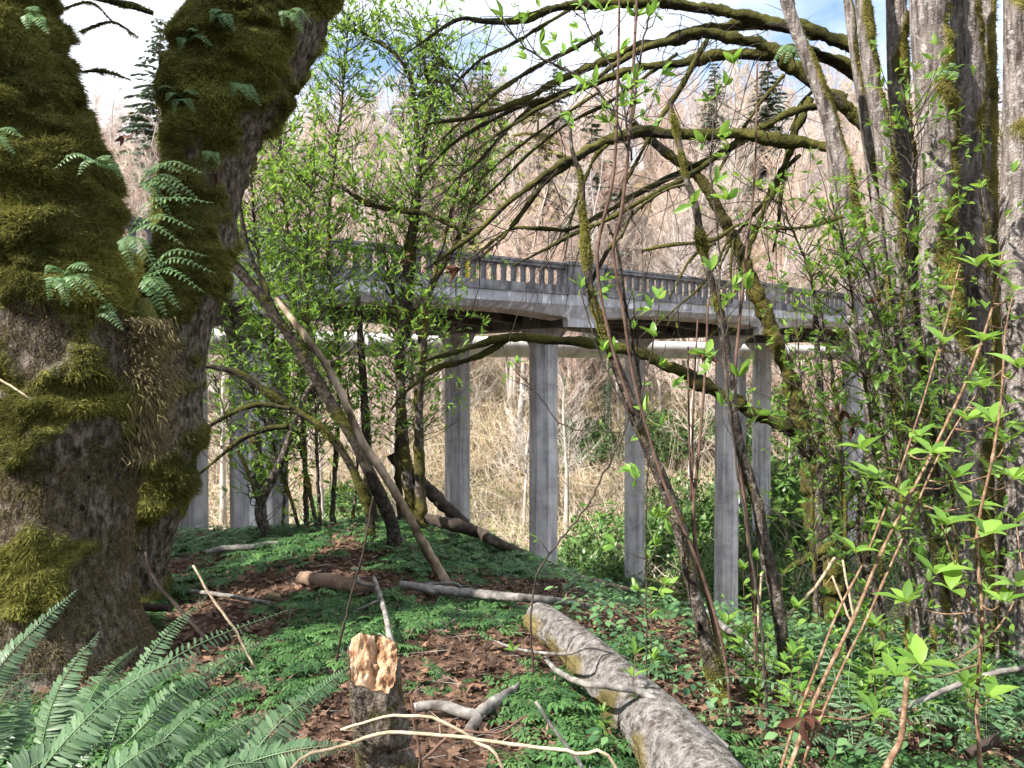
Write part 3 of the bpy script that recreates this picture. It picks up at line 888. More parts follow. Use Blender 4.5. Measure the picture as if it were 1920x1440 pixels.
# ------------------------------------------------------------------ mossy wood
def mossy(P, R, sides, step, seed, moss=0.5, side=(0, 0, 0.35), lump=0.10, bark=0.03, scale=2.2, hscale=1.0, mossfn=None, ridge=7.0, finek=.05):
    """displaced stem: returns V, Q, tint(moss amount), normals, ring count"""
    P, R = spline(P, R, step)
    T, A, B = frames(P)
    n = len(P)
    th = np.arange(sides) * 2 * math.pi / sides
    Nn = np.cos(th)[None, :, None] * A[:, None, :] + np.sin(th)[None, :, None] * B[:, None, :]
    base = P[:, None, :] + R[:, None, None] * Nn
    arc = np.concatenate([[0], np.cumsum(np.linalg.norm(np.diff(P, axis=0), axis=1))])
    q = base.copy() * scale
    mval = fbm(q + seed * 3.7, seed, 4)
    sidev = np.asarray(side, float)
    sd = (Nn * sidev).sum(-1)
    mv = mval + sd + (moss - .5)
    if mossfn is not None: mv = mv + mossfn(base, Nn)
    m_ = sstep(.46, .58, mv)
    rr = R[:, None]
    # bark: fissures that run along the stem
    c3 = np.stack([np.broadcast_to(np.cos(th), (n, sides)) * ridge, np.broadcast_to(np.sin(th), (n, sides)) * ridge, np.broadcast_to(arc[:, None], (n, sides)) * 2.2], -1)
    fis = np.abs(fbm(c3 + seed, seed + 3, 4) - .5) * 2
    lumpn = fbm(base * np.array([4.0, 4.0, 6.5]) * hscale + seed, seed + 5, 3)
    lumpn = .35 + (sstep(.32, .64, lumpn) - .30) * .95
    big = fbm(base * 1.6 * hscale + seed, seed + 6, 2) - .5
    d = rr * (bark * (fis - .5) * (1 - m_) + lump * m_ * (.35 + 1.5 * (lumpn - .35)) + .22 * big * lump / .10 * .6)
    fine = fbm(base * 26 * hscale, seed + 8, 2) - .5
    d = d - rr * lump * .38 * m_
    d = d + rr * finek * fine * (m_ * .8 + .35)
    V = base + Nn * d[..., None]
    i = np.arange(n - 1)[:, None] * sides
    j = np.arange(sides)[None, :]; k = (j + 1) % sides
    Q = np.stack([i + j, i + k, i + sides + k, i + sides + j], -1).reshape(-1, 4)
    return V.reshape(-1, 3), Q, m_.reshape(-1), Nn.reshape(-1, 3), np.repeat(R, sides)

def moss_points(V, Q, m_, Nn, count, rg, thr=.35):
    c = V[Q]
    area = np.linalg.norm(np.cross(c[:, 1] - c[:, 0], c[:, 3] - c[:, 0]), axis=1)
    w_ = area * np.maximum(m_[Q].mean(1) - thr, 0)
    if w_.sum() <= 0: return np.zeros((0, 3)), np.zeros((0, 3))
    idx = rg.choice(len(Q), count, p=w_ / w_.sum())
    u, v = rg.random(count)[:, None], rg.random(count)[:, None]
    c = c[idx]
    Pp = (c[:, 0] * (1 - u) + c[:, 1] * u) * (1 - v) + (c[:, 3] * (1 - u) + c[:, 2] * u) * v
    return Pp, Nn[Q[idx, 0]]

def mossy_tint(Pp, rg, s=2.5, seed=4):
    return np.clip(.12 + 1.5 * (fbm(Pp * s, seed, 3) - .32) + .22 * rg.normal(size=len(Pp)), 0, 1)

# ------------------------------------------------------------------ the big mossy maple at the left
maple = thing('maple_tree', 'massive moss covered maple with two stems rising out of the ferns', 'tree', (-2.25, 4.05, gz1(-2.25, 4.05)))
YA, YB = 4.05, 5.0
rg = rng_of(50)
PA, RA = path_of([(-95, -420, 250), (-70, -160, 262), (-50, 0, 262), (-20, 120, 280), (2, 250, 300), (58, 370, 292), (112, 500, 256), (136, 640, 256), (146, 780, 262), (128, 920, 268), (114, 1040, 280), (106, 1130, 304), (104, 1215, 372), (100, 1300, 450)], YA)
RA *= .95
def fa(base, Nn):
    z = base[..., 2]
    z = z + 1.5 * (fbm(base * 1.3, 77, 2) - .5)
    return sstep(1.2, 2.4, z) * .15 - sstep(.9, .3, z) * .09 - .07 * sstep(.9, 1.4, z) * sstep(2.0, 1.5, z)
V, Q, m_, Nn, rr = mossy(PA[::-1], RA[::-1], 190, .0135, 11, .52, (-.06, 0, .3), .16, .09, 2.6, 1.0, fa, 6.0)
mb = MB(); mb.add(V, Q=Q, a=m_)
child_of(mb.build('trunk', M['maple']), maple)
mf = MB()
Pp, Np = moss_points(V, Q, m_, Nn, 330000, rg, .25)
vis = Np[:, 1] < .45
Pp, Np = Pp[vis], Np[vis]
L = .016 + .034 * rg.random(len(Pp)) * (.5 + fbm(Pp * 4, 3, 2))
blades(mf, Pp, Np, L, .0016 + .0016 * rg.random(len(Pp)), rg, .75, .9, mossy_tint(Pp, rg, 2.6))
child_of(mf.build('moss', M['moss'], kind='stuff'), maple)
# dry short lichen-moss fur on the bark between the cushions
mf = MB()
Pp, Np = moss_points(V, Q, 1 - m_, Nn, 150000, rg, .2)
vis = Np[:, 1] < .45
Pp, Np = Pp[vis], Np[vis]
keep = fbm(Pp * 5, 91, 3) > .42
Pp, Np = Pp[keep], Np[keep]
blades(mf, Pp, Np, .010 + .014 * rg.random(len(Pp)), .0018, rg, 1.0, .9, np.clip(rg.normal(.5, .3, len(Pp)), 0, 1))
# hanging curtain of pale moss down the right side of the trunk
n = 9500
t = rg.random(n)
ctr = np.array([W(282 - 8 * (tt - .5) * (tt - .5) * 4 + 4, 595 + 265 * tt, YA - .05) for tt in t])
ang = rg.normal(size=(n, 2)) * [.05, .07]
Pc = ctr + np.stack([ang[:, 0], ang[:, 1], 0 * t], -1)
blades(mf, Pc, norm(np.stack([.5 + ang[:, 0] * 3, -.6 + 0 * t, -.2 + 0 * t], -1)), .03 + .03 * rg.random(n), .0022, rg, 1.4, .5, np.clip(rg.normal(.75, .2, n), 0, 1))
child_of(mf.build('dry_moss', M['mossdry'], kind='stuff'), maple)
mc_ = MB()
V2, Q2, m2, N2, r2 = mossy(np.array([W(266, 560, YA), W(278, 640, YA), W(280, 720, YA), W(277, 800, YA), W(268, 890, YA + .03)]), np.array([.03, .065, .075, .06, .02]), 40, .012, 33, .9, (0, 0, 0), .3, .1, 5)
mc_.add(V2, Q=Q2, a=m2); child_of(mc_.build('moss_pad', M['maple']), maple)

PB, RB = path_of([(640, -420, 170), (575, -200, 190), (528, -40, 215), (492, 40, 222), (440, 130, 225), (408, 215, 190), (394, 300, 152), (376, 400, 148), (352, 500, 152), (332, 600, 128), (316, 690, 130), (310, 790, 142), (292, 880, 140), (268, 980, 128), (244, 1080, 124), (215, 1180, 140)], YB)
RB *= .96
V, Q, m_, Nn, rr = mossy(PB[::-1], RB[::-1], 130, .017, 23, .56, (-.10, 0, .25), .17, .08, 2.8, 1.0, lambda b, N_: sstep(1.4, 2.4, b[..., 2]) * .13 + N_[..., 0] * .06, 5.0)
mb = MB(); mb.add(V, Q=Q, a=m_)
child_of(mb.build('trunk', M['maple']), maple)
mf = MB()
Pp, Np = moss_points(V, Q, m_, Nn, 190000, rg, .25)
vis = Np[:, 1] < .5
Pp, Np = Pp[vis], Np[vis]
blades(mf, Pp, Np, .014 + .03 * rg.random(len(Pp)), .0017 + .0016 * rg.random(len(Pp)), rg, .9, .9, mossy_tint(Pp, rg, 2.2, 14) * .8)
child_of(mf.build('moss', M['moss'], kind='stuff'), maple)
# broken stub of an old limb on the second stem
mb = MB()
V, Q, m_, Nn, rr = mossy(np.array([W(400, 190, YB), W(350, 165, YB - .05), W(326, 130, YB - .08)]), np.array([.14, .10, .055]), 40, .015, 29, .35, (0, 0, .2), .2, .15, 4)
mb.add(V, Q=Q, a=m_); child_of(mb.build('broken_limb', M['maple']), maple)
# thin mossy side branches of the maple against the sky
mfs = MB()
for pts, Yd in (([(120, -30, 10), (200, 0, 12), (250, 12, 12), (286, 24, 10)], 4.4), ([(150, 60, 3), (210, 42, 4), (260, 70, 2)], 4.6), ([(150, 135, 4), (185, 133, 6), (215, 140, 4), (245, 150, 2)], 4.4), ([(110, 20, 3), (170, 5, 3), (215, 45, 2)], 4.5)):
    P, R = path_of(pts, Yd)
    V, Q, m_, Nn, rr = mossy(P, R, 12, .015, 7, .8, (0, 0, .3), .5, .1, 8)
    mb = MB(); mb.add(V, Q=Q, a=m_); child_of(mb.build('branch', M['branch']), maple)
    Pp, Np = moss_points(V, Q, m_, Nn, 700, rg, .1)
    blades(mfs, Pp, Np, .02, .002, rg, 1, .9, mossy_tint(Pp, rg))
child_of(mfs.build('branch_moss', M['moss'], kind='stuff'), maple)

# ------------------------------------------------------------------ the clump of grey trunks at the right
clump = thing('trunk_clump', 'clump of tall grey mossy trunks sprung from one base with long arching limbs', 'tree', (2.95, 4.9, gz1(2.95, 4.9)))
cm = MB()
def clump_trunk(pts, Yd, sides, seed, moss, count, parent=clump, lump=.16, side=(.30, 0, 0), mat_='clump', name='trunk', tw=.022):
    P, R = path_of(pts, Yd)
    R = R * .84
    V, Q, m_, Nn, rr = mossy(P[::-1], R[::-1], sides, .02, seed, moss, side, lump, .07, 2.6, 1.3, None, 6.0, finek=.12)
    mb = MB(); mb.add(V, Q=Q, a=m_)
    o = child_of(mb.build(name, M[mat_]), parent)
    rg = rng_of(seed + 900)
    Pp, Np = moss_points(V, Q, m_, Nn, count, rg, .25)
    v_ = Np[:, 1] < .5
    Pp, Np = Pp[v_], Np[v_]
    mf = MB()
    blades(mf, Pp, Np, .012 + tw * rg.random(len(Pp)), .0015 + .0015 * rg.random(len(Pp)), rg, .8, .9, np.clip(mossy_tint(Pp, rg, 2.5, seed) * 1.05, 0, 1))
    o2 = child_of(mf.build('moss', M['moss'], kind='stuff'), parent)
    return o
clump_trunk([(1452, -120, 24), (1474, 0, 28), (1500, 75, 30), (1537, 167, 32), (1567, 267, 36), (1598, 400, 38), (1620, 500, 40), (1648, 640, 44), (1678, 800, 50), (1710, 960, 56), (1745, 1120, 66), (1775, 1230, 90), (1785, 1290, 110)], 4.75, 44, 301, .50, 9000)
clump_trunk([(1600, -120, 32), (1617, 0, 34), (1632, 133, 36), (1655, 267, 38), (1672, 400, 40), (1685, 520, 44), (1700, 640, 48), (1725, 800, 52), (1752, 960, 58), (1780, 1120, 70), (1795, 1240, 90), (1800, 1300, 120)], 4.85, 44, 302, .52, 9000)
clump_trunk([(1672, -120, 38), (1680, 0, 42), (1684, 167, 44), (1695, 300, 46), (1706, 480, 48), (1722, 640, 50), (1748, 820, 56), (1778, 1000, 64), (1800, 1150, 80), (1812, 1280, 120)], 5.05, 44, 303, .46, 7000)
clump_trunk([(1726, -140, 72), (1740, 0, 76), (1752, 200, 78), (1758, 333, 76), (1757, 480, 76), (1768, 620, 84), (1790, 700, 100), (1800, 820, 96), (1810, 980, 100), (1822, 1120, 112), (1826, 1220, 140), (1826, 1300, 170)], 4.7, 60, 304, .47, 16000)
clump_trunk([(1800, -140, 62), (1810, 0, 64), (1816, 233, 62), (1823, 480, 60), (1830, 620, 62), (1842, 800, 66), (1850, 980, 74), (1850, 1130, 90), (1848, 1290, 130)], 4.85, 52, 305, .42, 11000)
clump_trunk([(1852, -140, 26), (1853, 0, 28), (1856, 240, 30), (1856, 480, 34), (1862, 700, 40), (1866, 900, 46), (1866, 1270, 70)], 5.2, 36, 306, .66, 7000)
clump_trunk([(1580, -120, 18), (1590, 0, 20), (1612, 167, 22), (1632, 300, 24), (1650, 440, 26), (1672, 640, 30), (1700, 900, 36), (1750, 1200, 60)], 5.25, 26, 307, .55, 3500)
clump_trunk([(1545, 170, 10), (1560, 330, 14), (1582, 480, 16), (1600, 620, 18), (1640, 800, 24), (1690, 1000, 30), (1740, 1200, 50)], 5.1, 20, 308, .4, 2000)
# roots mound of the clump
mb = MB()
V, Q, m_, Nn, rr = mossy(np.array([W(1830, 1010, 4.95), W(1822, 1100, 4.95), W(1815, 1190, 4.95), W(1812, 1290, 4.95)]), np.array([.08, .18, .30, .42]), 70, .02, 309, .5, (0, 0, .2), .2, .1, 3)
mb.add(V, Q=Q, a=m_); child_of(mb.build('root_base', M['clump']), clump)
# its long arching limbs: (points, depth)
def limb(pts, Yd, parent, seed, moss=.72, sides=14, fib=50, name='limb', mat_='branch', lump=.45, rag=.022, step=.02):
    P, R = path_of(pts, Yd)
    R = R * .78
    P, R = spline(P, R, .16)
    kk = np.clip(np.arange(len(P)) / 3.0, 0, 1)[:, None]
    P = P + (np.stack([fbm(P * 2.6, seed + 300 + c_, 2) for c_ in range(3)], -1) - .5) * (np.minimum(R * 3.2, .10)[:, None]) * kk
    V, Q, m_, Nn, rr = mossy(P, R, sides, step, seed, moss, (0, 0, .28), lump, .1, 5.0, 2.2, finek=.5)
    mb = MB(); mb.add(V, Q=Q, a=m_)
    # ragged crumbs of moss and stubs below the limb
    rg = rng_of(seed + 70)
    SP, SR = spline(P, R, .045)
    k = rg.random(len(SP)) < .5
    n = int(k.sum())
    if n: cones(mb, SP[k], rg.normal(size=(n, 3)) * [.4, .4, .3] + [0, 0, -.7], SR[k] + .012 + .022 * rg.random(n), .010, .35)
    o = child_of(mb.build(name, M[mat_]), parent)
    length = np.linalg.norm(np.diff(P, axis=0), axis=1).sum()
    n = int(length * fib * 40)
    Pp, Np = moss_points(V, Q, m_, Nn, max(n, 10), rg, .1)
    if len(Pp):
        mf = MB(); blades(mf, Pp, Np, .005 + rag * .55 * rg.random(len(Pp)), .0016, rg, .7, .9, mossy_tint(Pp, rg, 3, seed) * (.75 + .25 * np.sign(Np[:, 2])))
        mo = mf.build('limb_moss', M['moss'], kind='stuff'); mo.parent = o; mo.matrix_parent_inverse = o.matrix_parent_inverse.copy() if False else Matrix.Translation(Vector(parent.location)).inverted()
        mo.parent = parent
    return P, R
LM = [
    ([(1625, 100, 30), (1590, 84, 28), (1530, 60, 27), (1480, 45, 26), (1400, 46, 25), (1320, 55, 24), (1250, 72, 24), (1190, 88, 22), (1130, 115, 18), (1070, 145, 15), (1000, 178, 13), (923, 213, 10), (860, 224, 8), (800, 233, 5)], 5.6),
    ([(1520, 62, 22), (1430, 40, 24), (1350, 22, 23), (1280, 12, 23), (1180, 3, 22), (1110, 8, 20), (1040, 15, 18), (957, 40, 16), (905, 42, 13), (873, 37, 11), (840, 50, 8), (803, 73, 6), (770, 95, 3)], 5.5),
    ([(1660, 265, 36), (1630, 240, 34), (1570, 190, 32), (1513, 150, 32), (1470, 115, 30), (1430, 87, 28), (1380, 67, 25), (1313, 65, 22), (1260, 76, 18), (1207, 97, 15), (1150, 128, 13), (1080, 170, 11), (1010, 205, 9), (940, 245, 7), (880, 290, 4)], 5.3),
    ([(1620, 155, 28), (1607, 143, 28), (1560, 115, 26), (1510, 105, 24), (1447, 110, 24), (1380, 103, 24), (1323, 103, 23), (1280, 118, 20), (1207, 127, 16), (1150, 142, 15), (1090, 165, 14), (1030, 185, 12), (970, 225, 10), (900, 300, 7), (850, 340, 4)], 5.8),
    ([(1560, 205, 16), (1530, 200, 16), (1480, 213, 16), (1450, 228, 17), (1423, 247, 16), (1385, 270, 14), (1347, 293, 14), (1300, 325, 13), (1230, 360, 12), (1150, 405, 12), (1073, 440, 9), (1020, 470, 6), (960, 500, 4)], 5.2),
    ([(1590, 300, 26), (1553, 277, 24), (1510, 268, 24), (1467, 263, 24), (1380, 253, 24), (1280, 255, 24), (1207, 250, 24), (1140, 263, 22), (1073, 297, 19), (1007, 340, 16), (950, 383, 13), (890, 440, 10), (840, 477, 7), (800, 505, 4)], 5.15),
    ([(1100, 285, 14), (1060, 315, 15), (1027, 335, 14), (1000, 370, 12), (977, 400, 10), (940, 445, 7), (900, 485, 4)], 5.2),
    ([(1405, 258, 12), (1360, 285, 14), (1320, 305, 13), (1260, 335, 12), (1190, 370, 12), (1130, 402, 11), (1060, 430, 9), (967, 430, 8), (905, 470, 6), (873, 490, 4)], 5.3),
    ([(1520, 185, 14), (1508, 210, 18), (1490, 255, 17), (1470, 320, 15), (1440, 380, 14), (1415, 440, 11), (1395, 500, 8), (1372, 570, 5)], 5.35),
    ([(1545, 150, 8), (1500, 200, 10), (1480, 270, 10), (1472, 330, 9), (1460, 420, 7), (1450, 470, 4)], 5.45),
    ([(1500, 290, 8), (1460, 330, 9), (1430, 380, 8), (1380, 440, 6), (1350, 500, 4)], 5.5),
    ([(1470, 140, 8), (1420, 200, 8), (1400, 235, 7), (1365, 290, 6), (1330, 350, 4)], 5.6),
    ([(1330, 68, 10), (1295, 130, 12), (1265, 180, 12), (1235, 225, 12), (1215, 260, 10), (1190, 310, 8), (1160, 370, 5)], 5.55),
    ([(1150, 265, 8), (1120, 290, 8), (1080, 380, 6), (1060, 440, 4)], 5.4),
    ([(1020, 185, 10), (960, 205, 9), (900, 240, 8), (840, 280, 6), (790, 330, 4)], 5.7),
    ([(1080, 12, 9), (1010, 50, 9), (960, 80, 8), (905, 110, 6), (850, 160, 4)], 5.7),
    ([(1130, 60, 9), (1060, 100, 10), (1000, 130, 9), (940, 170, 8), (880, 215, 6), (830, 260, 4)], 5.9),
    ([(1270, 100, 9), (1200, 150, 9), (1130, 200, 8), (1060, 235, 7), (990, 290, 6), (930, 350, 5), (880, 395, 3)], 5.9),
    ([(1120, 175, 8), (1060, 215, 8), (990, 262, 7), (930, 310, 5), (860, 380, 3)], 5.6),
    ([(1585, 405, 10), (1510, 425, 9), (1450, 430, 8), (1390, 420, 8), (1340, 448, 9), (1280, 455, 9), (1240, 462, 8), (1205, 470, 5)], 5.0),
    ([(1340, 455, 6), (1300, 480, 6), (1275, 520, 5), (1255, 560, 3)], 5.0),
    ([(1365, 450, 6), (1340, 500, 6), (1310, 540, 5), (1270, 575, 4), (1230, 610, 3)], 5.0),
    ([(1375, 450, 6), (1372, 480, 6), (1370, 520, 5), (1380, 545, 3)], 5.0),
]
twig_src = []
for q, (pts, Yd) in enumerate(LM):
    P, R = limb(pts, Yd, clump, 400 + q, .70, 14 if pts[2][2] > 13 else 9, 46 if pts[2][2] > 13 else 26)
    twig_src.append((P, R))
# fine bare twigs hanging off the limbs
def hang_twigs(src, rg, per_m, lmin, lmax, r, dirn, mb, spread=.6, sub=3):
    for P, R in src:
        SP, SR = spline(P, R, .03)
        T = norm(np.gradient(SP, axis=0))
        tot = len(SP) * .03
        for q in range(int(tot * per_m)):
            k = rg.integers(int(len(SP) * .12), len(SP))
            d = norm(T[k] * .7 + np.array(dirn) + rg.normal(size=3) * spread)
            L = lmin + (lmax - lmin) * rg.random() ** 1.6
            pts = [SP[k]]
            for s_ in range(4):
                d = norm(d + rg.normal(size=3) * .22 + np.array(dirn) * .12)
                pts.append(pts[-1] + d * L / 4)
            pts = np.array(pts)
            tube(mb, pts, np.linspace(r, r * .3, 5), 4, raw=True, cap=False)
            for s_ in range(sub):
                b = pts[rg.integers(1, 5)]
                cones(mb, b[None], norm(d + rg.normal(size=3) * .7)[None], L * .4 * rg.random() + .03, r * .55)
rg = rng_of(81)
mb = MB()
hang_twigs(twig_src[:14], rg, 13.0, .15, .8, .0036, (-.25, 0, -.35), mb)
hang_twigs(twig_src[14:], rg, 13, .1, .5, .003, (-.2, 0, -.4), mb)
child_of(mb.build('twigs', M['shrubwood'], kind='stuff'), clump)

tr = thing('grey_tree', 'single rough grey trunk at the far right edge of the view', 'tree', (3.15, 4.6, gz1(3.15, 4.6)))
clump_trunk([(1912, -140, 58), (1910, 0, 60), (1908, 233, 62), (1904, 480, 64), (1912, 640, 68), (1916, 800, 72), (1920, 1000, 78), (1916, 1150, 100), (1910, 1310, 150)], 4.55, 56, 315, .36, 6000, tr, .12, (.1, 0, 0))

# ------------------------------------------------------------------ leaning mossy stems in the middle
def lean_tree(name, label, pts, Yd, seed, moss=.6, limbs=(), mat_='sapling', cat='tree', sides=18, fib=60, trunk='trunk', twigs=6, ground=True):
    P, R = path_of(pts, Yd)
    if ground:
        g = gz1(P[-1][0], P[-1][1])
        P = np.vstack([P, [P[-1][0] + .02, P[-1][1], g - .06]]); R = np.append(R, R[-1] * 1.25)
    base = P[-1]
    t = thing(name, label, cat, (base[0], base[1], base[2]))
    R = R * .80
    V, Q, m_, Nn, rr = mossy(P[::-1], R[::-1], sides, .018, seed, moss, (-.05, 0, .15), .3, .12, 4.5, 2.2, finek=.45)
    mb = MB(); mb.add(V, Q=Q, a=m_); child_of(mb.build(trunk, M[mat_]), t)
    rg = rng_of(seed + 5)
    length = np.linalg.norm(np.diff(P, axis=0), axis=1).sum()
    Pp, Np = moss_points(V, Q, m_, Nn, int(length * fib * 34), rg, .15)
    mf = MB(); blades(mf, Pp, Np, .004 + .010 * rg.random(len(Pp)), .0015, rg, .8, .9, mossy_tint(Pp, rg, 3, seed)); child_of(mf.build('moss', M['moss'], kind='stuff'), t)
    src = [(P[:-1][::-1], R[:-1][::-1])]
    for q, (lp, ly, lm) in enumerate(limbs):
        src.append(limb(lp, ly, t, seed + 31 + q, lm, 12, 46, 'limb'))
    if twigs:
        mb = MB(); hang_twigs(src, rg, twigs, .1, .5, .003, (0, 0, .25), mb); child_of(mb.build('twigs', M['shrubwood'], kind='stuff'), t)
    return t
lean_tree('leaning_tree', 'slender leaning mossy tree whose low limb arches left across the bridge columns',
          [(1187, 230, 15), (1215, 258, 17), (1250, 287, 19), (1285, 310, 21), (1313, 335, 22), (1347, 393, 24), (1390, 480, 27), (1423, 563, 30), (1457, 647, 32), (1487, 730, 36), (1507, 813, 40), (1520, 880, 42), (1527, 947, 44), (1540, 1010, 48), (1556, 1080, 54)], 6.0, 501, .66,
          [([(1512, 835, 34), (1480, 806, 32), (1413, 777, 29), (1363, 747, 27), (1313, 718, 28), (1280, 698, 26), (1240, 677, 24), (1190, 658, 22), (1140, 647, 21), (1057, 638, 20), (1007, 638, 19), (940, 634, 17), (890, 647, 14), (845, 660, 11), (800, 674, 7), (780, 682, 4)], 5.9, .85),
           ([(955, 635, 12), (940, 643, 14), (900, 667, 13), (857, 682, 13), (820, 690, 11), (790, 708, 9), (755, 740, 6), (735, 765, 4)], 5.95, .75)], twigs=3)
lean_tree('leaning_sapling', 'leaning mossy sapling rising left from beside the fallen log, bare broken tip',
          [(1067, 213, 9), (1073, 283, 10), (1090, 333, 13), (1093, 400, 15), (1100, 480, 20), (1107, 547, 19), (1120, 587, 21), (1147, 663, 23), (1173, 730, 24), (1203, 813, 28), (1240, 897, 32), (1273, 985, 34), (1290, 1060, 36), (1307, 1133, 34), (1330, 1227, 34), (1350, 1293, 38), (1360, 1387, 42)], 3.55, 511, .5,
          [([(1105, 535, 10), (1140, 470, 9), (1165, 440, 7), (1185, 395, 5)], 3.6, .3), ([(1195, 800, 12), (1200, 730, 11), (1186, 640, 9), (1172, 560, 8), (1160, 470, 7), (1140, 420, 5)], 3.5, .3)], twigs=3, fib=80)
lean_tree('broken_topped_sapling', 'thin leaning sapling with a snapped pointed top and flaking bark',
          [(1253, 186, 4), (1262, 215, 12), (1280, 300, 14), (1287, 335, 16), (1303, 383, 18), (1320, 477, 19), (1347, 573, 21), (1360, 647, 22), (1368, 713, 23), (1373, 763, 26), (1390, 847, 27), (1420, 947, 28), (1437, 1043, 32), (1457, 1127, 30), (1470, 1227, 32), (1477, 1320, 34)], 3.9, 521, .42,
          [([(1288, 345, 8), (1250, 355, 7), (1205, 385, 6), (1150, 440, 4)], 4.0, .4)], twigs=3, fib=70)
# dark stems at the left of the clump, standing behind the log
lean_tree('understory_tree', 'thin dark upright stem between the leaning trees and the grey trunk clump',
          [(1528, 590, 12), (1536, 700, 15), (1540, 800, 17), (1538, 900, 20), (1535, 1000, 22), (1533, 1090, 24)], 5.7, 531, .35, [([(1535, 1010, 16), (1580, 950, 20), (1625, 880, 20), (1660, 820, 18), (1700, 740, 12)], 5.6, .35), ([(1540, 1050, 16), (1560, 1010, 16), (1600, 985, 16), (1640, 975, 10)], 5.6, .55), ([(1470, 1075, 14), (1510, 1050, 18), (1545, 1030, 18), (1580, 1000, 12)], 5.6, .7)], twigs=26)
lean_tree('understory_tree', 'dark crooked stem just left of the grey trunk clump with fine side twigs',
          [(1620, 600, 12), (1625, 700, 18), (1640, 780, 24), (1632, 870, 28), (1618, 950, 30), (1622, 1050, 30), (1640, 1130, 34)], 5.3, 541, .3, [([(1625, 960, 14), (1600, 900, 14), (1560, 860, 10), (1520, 840, 6)], 5.3, .3)], twigs=24)
# thin red-brown whips
def whip(label, paths, Yd, mat_='redtwig', name='twig_shoot', twig=0, group=None, cat='shoot'):
    P0, R0 = path_of(paths[0], Yd)
    t = thing(name, label, cat, tuple(P0[-1]), group=group)
    rg = rng_of(int(abs(P0[-1][0]) * 1000))
    for pts in paths:
        P, R = path_of(pts, Yd)
        mb = MB(); tube(mb, P, R, 6, .05); 
        if twig: hang_twigs([(P, R)], rg, twig, .06, .3, .002, (0, 0, .4), mb, sub=1)
        child_of(mb.build('stem', M[mat_]), t)
    return t
whip('pair of thin red brown shoots rising straight through the middle of the arching limbs', [[(1195, -30, 5), (1188, 120, 6), (1180, 260, 6), (1165, 400, 7), (1150, 470, 6), (1168, 580, 6), (1186, 700, 6), (1212, 800, 5), (1250, 920, 5), (1318, 1080, 6), (1362, 1250, 6), (1372, 1420, 6)], [(1162, -30, 4), (1158, 160, 5), (1150, 330, 6), (1120, 480, 6), (1145, 640, 6), (1190, 780, 6)]], 3.4)
whip('cluster of thin vertical brown shoots hanging with shrivelled leaves beside a far column', [[(1328, 560, 4), (1322, 700, 5), (1310, 850, 6), (1300, 960, 7), (1310, 1060, 8), (1340, 1180, 9), (1372, 1400, 9)], [(1308, 600, 3), (1300, 760, 4), (1298, 900, 5), (1306, 1040, 6)], [(1290, 650, 3), (1292, 800, 4), (1296, 940, 4)]], 3.6)
whip('tall thin red stem running up between the snapped sapling and the leaning tree', [[(1420, 120, 3), (1415, 330, 4), (1400, 470, 5), (1385, 620, 6), (1378, 720, 7), (1385, 850, 7), (1398, 960, 8), (1415, 1150, 9), (1420, 1360, 10)]], 3.9)

# ------------------------------------------------------------------ lying wood on the knoll
def G(px, py, h=0.0):
    """where the sight line through that pixel meets the ground (h above it)"""
    lo, hi = 1.6, 11.0
    ysl = np.linspace(lo, hi, 500)
    pts = np.array([W(px, py, y_) for y_ in ysl])
    d = pts[:, 2] - gz(pts[:, 0], pts[:, 1]) - h
    k = np.argmax(d < 0) if (d < 0).any() else len(ysl) - 1
    return pts[k]

def ground_path(pts, h=0.0):
    P, R = [], []
    for q in pts:
        hh = q[3] if len(q) > 3 else h
        p = G(q[0], q[1], hh)
        P.append(p); R.append(q[2] * .5 / F_PX * p[1])
    return np.array(P), np.array(R)

lp, lr = ground_path([(1012, 1160, 62, .08), (1040, 1180, 66, .09), (1085, 1215, 76, .10), (1150, 1280, 98, .12), (1220, 1352, 122, .13), (1290, 1432, 152, .14), (1360, 1530, 180, .14)])
logt = thing('fallen_log', 'thick pale barked log lying across the knoll towards the viewer', 'log', tuple(lp[3]))
V, Q, m_, Nn, rr = mossy(lp, lr, 64, .018, 601, .36, (-.12, 0, -.15), .10, .10, 5, 2.5, None, 4, finek=.16)
mb = MB(); mb.add(V, Q=Q, a=m_)
child_of(mb.build('bark', M['log']), logt)
mb = MB()
c0 = lp[0] + norm(lp[0] - lp[1]) * -.004
t_ = norm(lp[1] - lp[0]); a_ = norm(np.cross(t_, [0, 0, 1])); b_ = np.cross(a_, t_)
th = np.linspace(0, 2 * math.pi, 33)[:-1]
Vr = [c0]
for fr in (.5, .97):
    for t in th: Vr.append(c0 + (a_ * math.cos(t) + b_ * math.sin(t)) * lr[0] * fr - t_ * .012 * vnoise(np.array([[math.cos(t) * 4, math.sin(t) * 4, fr]]))[0])
Tq = [(0, 1 + j, 1 + (j + 1) % 32) for j in range(32)]; Qq = [(1 + j, 33 + j, 33 + (j + 1) % 32, 1 + (j + 1) % 32) for j in range(32)]
mb.add(np.array(Vr), T=Tq, Q=Qq); child_of(mb.build('cut_end', M['redwood']), logt)

